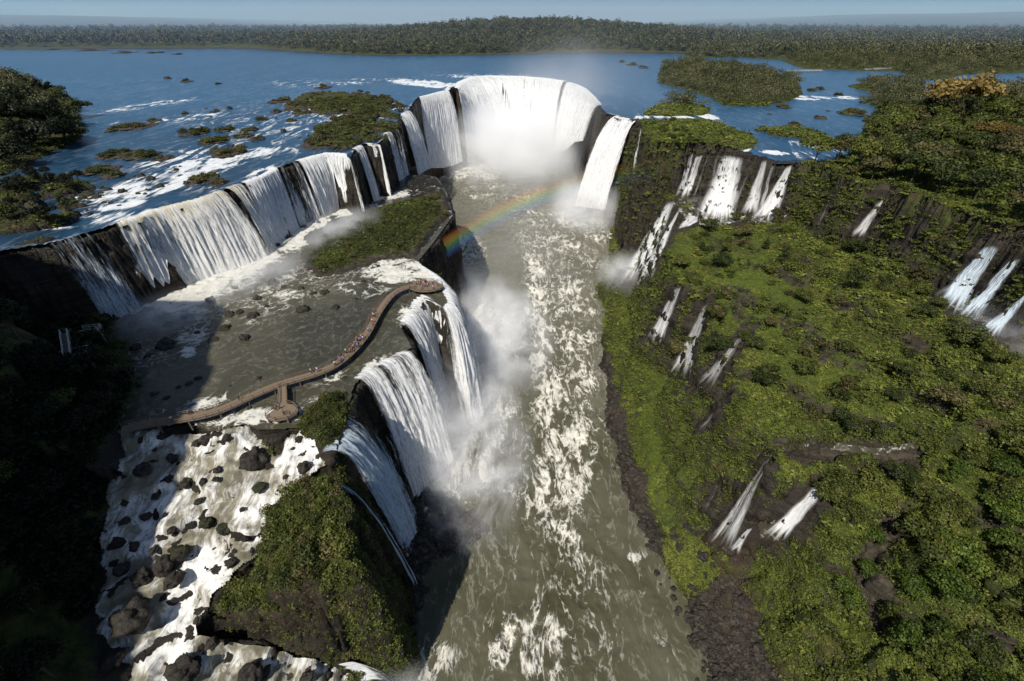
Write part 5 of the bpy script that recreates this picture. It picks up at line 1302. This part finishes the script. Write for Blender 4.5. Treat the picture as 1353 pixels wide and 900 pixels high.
def walkway(name, path, width, label, cat, deck=DECK, rail=RAIL, pier_to=None, thick=.22, post_every=2.4, rails=True):
    org = path[0]; root = empty(name, org); tag(root, label, cat)
    pts, tt = resample(path, max(4, int(sum(math.dist(a, b) for a, b in zip(path, path[1:])) / 1.2)))
    k = np.array([1, 2, 3, 2, 1.]) / 9
    for _ in range(3):
        for ax in range(2):
            q = np.pad(pts[:, ax], 2, mode='edge'); pts[1:-1, ax] = np.convolve(q, k, 'valid')[1:-1]
    tg = np.gradient(pts, axis=0); tg[:, 2] = 0; tg /= np.linalg.norm(tg, axis=1, keepdims=True); nr = np.stack([-tg[:, 1], tg[:, 0], 0 * tg[:, 0]], 1)
    d = MB()
    for i in range(len(pts) - 1):      # cross planks
        a, b = pts[i], pts[i + 1]; n = 4
        for j in range(n):
            m = a + (b - a) * (j + .5) / n; L = np.linalg.norm(b - a) / n
            d.add(box_np(m[0], m[1], m[2] + .004 * ((i * n + j) % 3), L / 2 * .94, width / 2, thick / 3, math.atan2(tg[i, 1], tg[i, 0])))
    for s in (-1, 1):
        for i in range(len(pts) - 1): d.beam(pts[i] + nr[i] * s * width * .42 - (0, 0, thick * .8), pts[i + 1] + nr[i + 1] * s * width * .42 - (0, 0, thick * .8), .14, thick)
    d.build('deck', deck, root, org)
    if rails:
        for s in (-1, 1):
            r = MB(); e = nr * s * (width / 2 - .06)
            for i in range(len(pts) - 1):
                for h in (1.05, .55): r.beam(pts[i] + e[i] + (0, 0, h), pts[i + 1] + e[i + 1] + (0, 0, h), .09, .09)
            last = -9
            for i in range(len(pts)):
                if tt[i] - last > post_every: last = tt[i]; r.beam(pts[i] + e[i], pts[i] + e[i] + (0, 0, 1.1), .10, .10)
            r.build('railing', rail, root, org)
    if pier_to is not None:
        last = -99; 
        for i in range(1, len(pts) - 1):
            if tt[i] - last > 5.0:
                last = tt[i]; m = MB()
                for s in (-1, 1): m.beam(pts[i] + nr[i] * s * width * .36 - (0, 0, 3.0), pts[i] + nr[i] * s * width * .36 - (0, 0, thick), .32, .32)
                m.beam(pts[i] - nr[i] * width * .46 - (0, 0, thick + .42), pts[i] + nr[i] * width * .46 - (0, 0, thick + .42), .3, .3)
                m.build('pier', CONC, root, org)
    return root, pts, nr
WZ = ZT + 1.7
wp = PP([(160, 569), (187, 560), (235, 554), (282, 547), (330, 524), (373, 506), (405, 498), (440, 486), (466, 464), (485, 440), (496, 418), (506, 402), (518, 388), (532, 381), (548, 377)], WZ)
wroot, wpts, wnr = walkway('walkway', wp, 2.6, 'long curved timber walkway crossing the left pool to its outer brink', 'walkway', pier_to=ZT)
spur = PP([(373, 508), (374, 520), (374, 534)], WZ - .03)
def child_walk(pts3, width, plat):
    org = wp[0]; d = MB(); 
    for a, b in zip(pts3, pts3[1:]):
        n = int(math.dist(a, b) / .3)
        for j in range(n):
            m = Vector(a).lerp(Vector(b), (j + .5) / n); d.add(box_np(m.x, m.y, m.z - .01 * (j % 2), width / 2, .14, .07))
    o = d.build('spur_deck', DECK, wroot, org)
    c = np.array(plat); m = MB(); ctr = c.mean(0)
    top = [tuple(q) for q in c]; bot = [(q[0], q[1], q[2] - .35) for q in c]; n = len(top)
    m.add((top + bot, [tuple(range(n)), tuple(range(2 * n - 1, n - 1, -1))] + [(i, i + n, (i + 1) % n + n, (i + 1) % n) for i in range(n)]))
    m.build('viewing_platform', DECK, wroot, org)
    r = MB()
    for i in range(n):
        a, b = Vector(top[i]), Vector(top[(i + 1) % n])
        if i == n - 1: continue
        for h in (1.05, .55): r.beam(a + Vector((0, 0, h)), b + Vector((0, 0, h)), .09, .09)
        k = max(1, int((b - a).length / 1.6))
        for j in range(k): q = a.lerp(b, j / k); r.beam(q, q + Vector((0, 0, 1.1)), .1, .1)
    for s in (-1, 1):
        for a, b in zip(pts3, pts3[1:]):
            for h in (1.05, .55): r.beam(Vector(a) + Vector((s * width / 2, 0, h)), Vector(b) + Vector((s * width / 2, 0, h)), .09, .09)
    r.build('platform_railing', RAIL, wroot, org)
    for q in c[::2]:
        mm = MB(); mm.beam((q[0] * .9 + ctr[0] * .1, q[1] * .9 + ctr[1] * .1, q[2] - 3.2), (q[0] * .9 + ctr[0] * .1, q[1] * .9 + ctr[1] * .1, q[2] - .35), .4, .4); mm.build('platform_pier', CONC, wroot, org)
child_walk(spur, 1.9, PP([(380, 533), (388, 535), (394, 541), (392, 547), (380, 553), (364, 556), (352, 553), (352, 549), (364, 540), (369, 533)], WZ - .05))
# round end platform on the rock at the brink
endc = P(563, 378, WZ); er = 4.6
eroot = empty('lookout_platform', endc); tag(eroot, 'crowded lookout platform on the rock at the far end of the walkway', 'lookout')
m = MB(); n = 14; tp = [(endc[0] + er * 1.25 * math.cos(6.283 * i / n), endc[1] + er * .8 * math.sin(6.283 * i / n), endc[2] - .02) for i in range(n)]
m.add((tp + [(a, b, c - .4) for a, b, c in tp], [tuple(range(n)), tuple(range(2 * n - 1, n - 1, -1))] + [(i, i + n, (i + 1) % n + n, (i + 1) % n) for i in range(n)])); m.build('deck', DECK, eroot, endc)
r = MB()
for i in range(n):
    if i in (6, 7): continue
    a, b = Vector(tp[i]), Vector(tp[(i + 1) % n]); r.beam(a + Vector((0, 0, 1.05)), b + Vector((0, 0, 1.05)), .09, .09); r.beam(a + Vector((0, 0, .55)), b + Vector((0, 0, .55)), .09, .09); r.beam(a, a + Vector((0, 0, 1.1)), .1, .1)
r.build('railing', RAIL, eroot, endc)
for a, b in ((-2, -1), (2, -1), (-2, 1), (2, 1)):
    mm = MB(); mm.beam((endc[0] + a * 1.6, endc[1] + b * 1.6, endc[2] - 3.4), (endc[0] + a * 1.6, endc[1] + b * 1.6, endc[2] - .4), .5, .5); mm.build('pier', CONC, eroot, endc)

# lookout terraces on the shaded bank
def terrace(u, v, z, w, h, label, rz):
    c = P(u, v, z); t = empty('lookout_terrace', c, rz); tag(t, label, 'lookout')
    m = MB(); m.add(box_np(0, 0, 0, w, h, .15)); m.build('deck', CONC, t)
    r = MB()
    for (a, b) in (((-w, -h), (w, -h)), ((w, -h), (w, h)), ((w, h), (-w, h))):
        for q in (.55, 1.05): r.beam((*a, q), (*b, q), .1, .1)
        for j in range(4): f = j / 3; r.beam((a[0] + (b[0] - a[0]) * f, a[1] + (b[1] - a[1]) * f, .1), (a[0] + (b[0] - a[0]) * f, a[1] + (b[1] - a[1]) * f, 1.1), .1, .1)
    r.build('railing', STEEL, t)
    for a in (-.8, .8):
        mm = MB(); mm.beam((a * w, 0, -6), (a * w, 0, -.15), .45, .45); mm.build('pillar', CONC, t)
terrace(98, 470, -13, 2.6, 1.6, 'pale railed lookout terrace in the shadow of the left bank', .5)
terrace(120, 437, -15, 2.0, 1.3, 'smaller upper lookout terrace in the shadow by the left curtain', .3)
a_, b_ = P(86, 440, -9), P(90, 470, -12)
walkway('stairway', [a_, b_], 1.4, 'short pale stair ramp between trees in the left bank shadow', 'stairway', deck=CONC, rail=STEEL)

# footbridges far away in the right arm
walkway('footbridge', PP([(1038, 94), (1062, 93.5), (1086, 93)], 1.5), 1.8, 'long pale footbridge left of the wooded point on the right arm', 'footbridge', deck=STEEL, rail=STEEL, pier_to=0, thick=.5, post_every=8)
walkway('footbridge', PP([(1143, 91.5), (1160, 91), (1178, 90)], 1.8), 1.8, 'pale footbridge right of the wooded point on the right arm', 'footbridge', deck=STEEL, rail=STEEL, pier_to=0, thick=.5, post_every=8)

# ================================================================== PEOPLE
SKIN = flat_mat('skin', (.30, .18, .12), (.40, .25, .17), 9); HAIR = flat_mat('dark_hair', (.015, .01, .008), (.04, .03, .02), 9)
CLOTH = {n: flat_mat('cloth_' + n, c, tuple(x * 1.1 for x in c), 6) for n, c in dict(white=(.75, .75, .73), red=(.45, .05, .04), blue=(.06, .14, .40), yellow=(.60, .45, .06), black=(.03, .03, .035), pink=(.55, .25, .28), teal=(.05, .28, .28)).items()}
def skin_mesh(name, verts, edges, radii):
    me = bpy.data.meshes.new(name); me.from_pydata(verts, edges, []); o = bpy.data.objects.new(name, me); COL.objects.link(o)
    md = o.modifiers.new('s', 'SKIN'); 
    for i, r in enumerate(radii): me.skin_vertices[0].data[i].radius = r
    me.skin_vertices[0].data[0].use_root = True
    md2 = o.modifiers.new('d', 'SUBSURF'); md2.levels = 1
    dg = bpy.context.evaluated_depsgraph_get(); out = bpy.data.meshes.new_from_object(o.evaluated_get(dg)); bpy.data.objects.remove(o)
    for p in out.polygons: p.use_smooth = True
    out.materials.clear(); return out
def person_proto(arm):
    V = [(0, 0, .95), (0, 0, 1.15), (0, 0, 1.40), (0, 0, 1.50), (0, .015, 1.62), (0, .01, 1.72),
         (.10, 0, .90), (.12, .02, .48), (.12, -.01, .07), (.12, .12, .04), (-.10, 0, .90), (-.12, -.02, .48), (-.12, -.05, .07), (-.12, .08, .04)]
    R = [(.13, .10), (.12, .09), (.15, .09), (.055, .055), (.085, .10), (.07, .085), (.09, .09), (.06, .06), (.04, .045), (.035, .03), (.09, .09), (.06, .06), (.04, .045), (.035, .03)]
    E = [(0, 1), (1, 2), (2, 3), (3, 4), (4, 5), (0, 6), (6, 7), (7, 8), (8, 9), (0, 10), (10, 11), (11, 12), (12, 13)]
    for s in (1, -1):
        k = len(V); up = arm and s == 1
        V += [(s * .19, 0, 1.40), (s * .25, .04 if up else -.02, 1.14), (s * (.14 if up else .26), .24 if up else .05, 1.30 if up else .90), (s * (.10 if up else .26), .30 if up else .07, 1.34 if up else .82)]
        R += [(.055, .055), (.042, .042), (.032, .032), (.038, .025)]; E += [(2, k), (k, k + 1), (k + 1, k + 2), (k + 2, k + 3)]
    body = skin_mesh('body', V, E, R)
    sh = skin_mesh('shirt', [(0, 0, .98), (0, 0, 1.16), (0, 0, 1.40), (.18, 0, 1.41), (.235, .01, 1.20), (-.18, 0, 1.41), (-.235, -.01, 1.20)], [(0, 1), (1, 2), (2, 3), (3, 4), (2, 5), (5, 6)], [(.155, .125), (.145, .115), (.165, .11), (.075, .075), (.06, .06), (.075, .075), (.06, .06)])
    tr = skin_mesh('trousers', [(0, 0, .98), (.10, 0, .88), (.12, .02, .48), (.12, -.01, .12), (-.10, 0, .88), (-.12, -.02, .48), (-.12, -.05, .12)], [(0, 1), (1, 2), (2, 3), (0, 4), (4, 5), (5, 6)], [(.15, .12), (.11, .11), (.078, .078), (.06, .06), (.11, .11), (.078, .078), (.06, .06)])
    ha = skin_mesh('hair', [(0, -.01, 1.74), (0, -.03, 1.66)], [(0, 1)], [(.088, .10), (.08, .09)])
    return dict(body=body, shirt=sh, trousers=tr, hair=ha)
PPL = [person_proto(False), person_proto(True)]
def person(x, y, z, rz, col, leg, where, arm):
    t = empty('person', (x, y, z), rz); pr = PPL[1 if arm else 0]
    tag(t, f'person in {col} shirt and {leg} trousers{", one arm raised," if arm else ""} {where}', 'person', f'visitors {where}')
    for k, mt in (('body', SKIN), ('shirt', CLOTH[col]), ('trousers', CLOTH[leg]), ('hair', HAIR)):
        if not pr[k].materials: pr[k].materials.append(mt)
        o = link(k, pr[k], None, t); o.material_slots[0].link = 'OBJECT'; o.material_slots[0].material = mt
cols = list(CLOTH)
cum = np.r_[0, np.cumsum(np.linalg.norm(np.diff(wpts, axis=0), axis=1))]
def on_walk(f, s):
    q = [np.interp(f * cum[-1], cum, wpts[:, k]) + s * np.interp(f * cum[-1], cum, wnr[:, k]) for k in range(3)]; return q
for i in range(46):
    f = random.triangular(.46, .80, .60) if i < 36 else random.uniform(.05, .98)
    q = on_walk(f, random.uniform(-.85, 1.0))
    where = 'on the walkway bend' if .46 < f < .80 else 'near the walkway shore end' if f <= .46 else 'on the last walkway stretch'
    person(q[0], q[1], WZ + .08, random.uniform(0, 6.28), random.choice(['white', 'white', 'red', 'blue', 'yellow', 'pink', 'teal', 'black']), random.choice(['black', 'blue', 'black']), where, random.random() < .3)
for i in range(20):
    a = random.uniform(0, 6.28); rr = math.sqrt(random.random()) * .85
    person(endc[0] + er * 1.2 * rr * math.cos(a), endc[1] + er * .75 * rr * math.sin(a), endc[2], random.uniform(0, 6.28), random.choice(['white', 'red', 'blue', 'pink', 'white', 'teal']), random.choice(['black', 'blue']), 'on the end platform', random.random() < .3)
for i in range(5):
    q = P(random.uniform(362, 386), random.uniform(540, 550), WZ); person(q[0], q[1], WZ - .05, random.uniform(0, 6.28), random.choice(cols[:5]), 'black', 'on the spur platform', False)

_el, _az = math.radians(54), math.atan2(-.46, -.89)
_s = np.array([math.sin(_az) * math.cos(_el), math.cos(_az) * math.cos(_el), math.sin(_el)]); _a = -_s
_p = np.cross(_a, (0, 0, 1)); _p /= np.linalg.norm(_p); _q = np.cross(_p, _a)
Vr, Br, Fr = [], [], []
na, nb_ = 140, 14
for i in range(na):
    ph = math.radians(6 + 80 * i / (na - 1))
    for j in range(nb_):
        w_ = j / (nb_ - 1); th = math.radians(39.6 + 2.8 * w_)
        dd = _a * math.cos(th) + (_q * math.cos(ph) - _p * math.sin(ph)) * math.sin(th)
        R_ = 205.0
        Vr.append(dd * R_ + (0, 0, CAM_Z)); Br.append((w_, i / (na - 1), 0))
me = mesh_np('rainbow', np.array(Vr), grid_faces(na, nb_)); attr_v(me, 'band', np.array(Br))
g = G('rainbow_light'); s_ = g.sep(g.attr('band', 'Vector'))
col = g.ramp(s_[0], [(0, (.25, .15, .55)), (.22, (.12, .25, .75)), (.42, (.15, .60, .35)), (.6, (.75, .72, .12)), (.78, (.85, .38, .06)), (1, (.75, .10, .06))])
al = g.math('MULTIPLY', g.math('MULTIPLY', g.smooth(s_[0], 0, .3), g.smooth(s_[0], 1, .75)), g.math('MULTIPLY', g.smooth(s_[1], .08, .40), g.smooth(s_[1], .80, .5)))
al = g.math('MULTIPLY', al, g.lin(g.noise(g.pos(), .035, 3, .5), .3, .7, .05, .17))
d_ = g.n('ShaderNodeBsdfDiffuse'); g.put(d_.inputs['Color'], col); tr_ = g.n('ShaderNodeBsdfTransparent')
rm = g.end(g.mixs(al, tr_.outputs[0], d_.outputs[0]))
tag(link('rainbow', me, rm), 'faint rainbow arching through the spray of the canyon', 'rainbow')
# ================================================================== LIGHT, SKY, CAMERA
SUN_EL, SUN_AZ = math.radians(54), math.atan2(-.46, -.89)     # direction towards the sun, measured from +Y to +X
w = bpy.data.worlds.new('World'); SC.world = w; w.use_nodes = True
nt = w.node_tree; nt.nodes.clear()
sky = nt.nodes.new('ShaderNodeTexSky'); sky.sky_type = 'NISHITA'; sky.sun_disc = False
sky.sun_elevation = SUN_EL; sky.sun_rotation = SUN_AZ; sky.air_density = 1.0; sky.dust_density = .6; sky.ozone_density = 2.0
bg = nt.nodes.new('ShaderNodeBackground'); bg.inputs['Strength'].default_value = .085
wo = nt.nodes.new('ShaderNodeOutputWorld')
def wn(op, a, b=0.0, c=0.0):
    m = nt.nodes.new('ShaderNodeMath'); m.operation = op
    for i, q in enumerate((a, b, c)):
        if isinstance(q, bpy.types.NodeSocket): nt.links.new(q, m.inputs[i])
        else: m.inputs[i].default_value = q
    return m.outputs[0]
def wmix(f, a, b):
    m = nt.nodes.new('ShaderNodeMix'); m.data_type = 'RGBA'; nt.links.new(f, m.inputs[0])
    for i, q in ((6, a), (7, b)):
        if isinstance(q, bpy.types.NodeSocket): nt.links.new(q, m.inputs[i])
        else: m.inputs[i].default_value = (*q, 1)
    return m.outputs[2]
def wsm(x, a, b):
    m = nt.nodes.new('ShaderNodeMapRange'); m.interpolation_type = 'SMOOTHSTEP'; nt.links.new(x, m.inputs[0]); m.inputs[1].default_value = a; m.inputs[2].default_value = b; return m.outputs[0]
tcw = nt.nodes.new('ShaderNodeTexCoord'); sp_ = nt.nodes.new('ShaderNodeSeparateXYZ'); nt.links.new(tcw.outputs['Generated'], sp_.inputs[0])
side = wsm(wn('ABSOLUTE', sp_.outputs[0]), .15, .72)
low = wmix(side, (1.5, 2.3, 4.2), (.6, 1.9, 4.3))
nt.links.new(wmix(wsm(sp_.outputs[2], .03, .22), low, sky.outputs[0]), bg.inputs[0]); nt.links.new(bg.outputs[0], wo.inputs[0])
sl = bpy.data.lights.new('sun', 'SUN'); sl.energy = 5.0; sl.angle = math.radians(.5); sl.color = (1, .95, .86)
so = bpy.data.objects.new('sun', sl); COL.objects.link(so)
sd = Vector((math.sin(SUN_AZ) * math.cos(SUN_EL), math.cos(SUN_AZ) * math.cos(SUN_EL), math.sin(SUN_EL)))
so.rotation_euler = sd.to_track_quat('Z', 'Y').to_euler(); so.location = (0, -200, 300)
cd = bpy.data.cameras.new('camera'); cam = bpy.data.objects.new('camera', cd); COL.objects.link(cam)
cam.location = (0, 0, CAM_Z); cam.rotation_euler = (math.radians(90) - PITCH, 0, 0)
cd.sensor_fit = 'HORIZONTAL'; cd.sensor_width = 36; cd.lens = 36 * FPX / 1353; cd.clip_start = .5; cd.clip_end = 40000
SC.camera = cam
SC.view_settings.view_transform = 'Standard'; SC.view_settings.look = 'None'; SC.view_settings.exposure = 0; SC.view_settings.gamma = 1
SC.render.engine = 'CYCLES'
cy = SC.cycles
cy.use_denoising = True; cy.denoiser = 'OPENIMAGEDENOISE'
cy.max_bounces = 10; cy.diffuse_bounces = 2; cy.glossy_bounces = 2; cy.transmission_bounces = 2; cy.volume_bounces = 8; cy.transparent_max_bounces = 24
cy.caustics_reflective = False; cy.caustics_refractive = False
cy.sample_clamp_indirect = 4
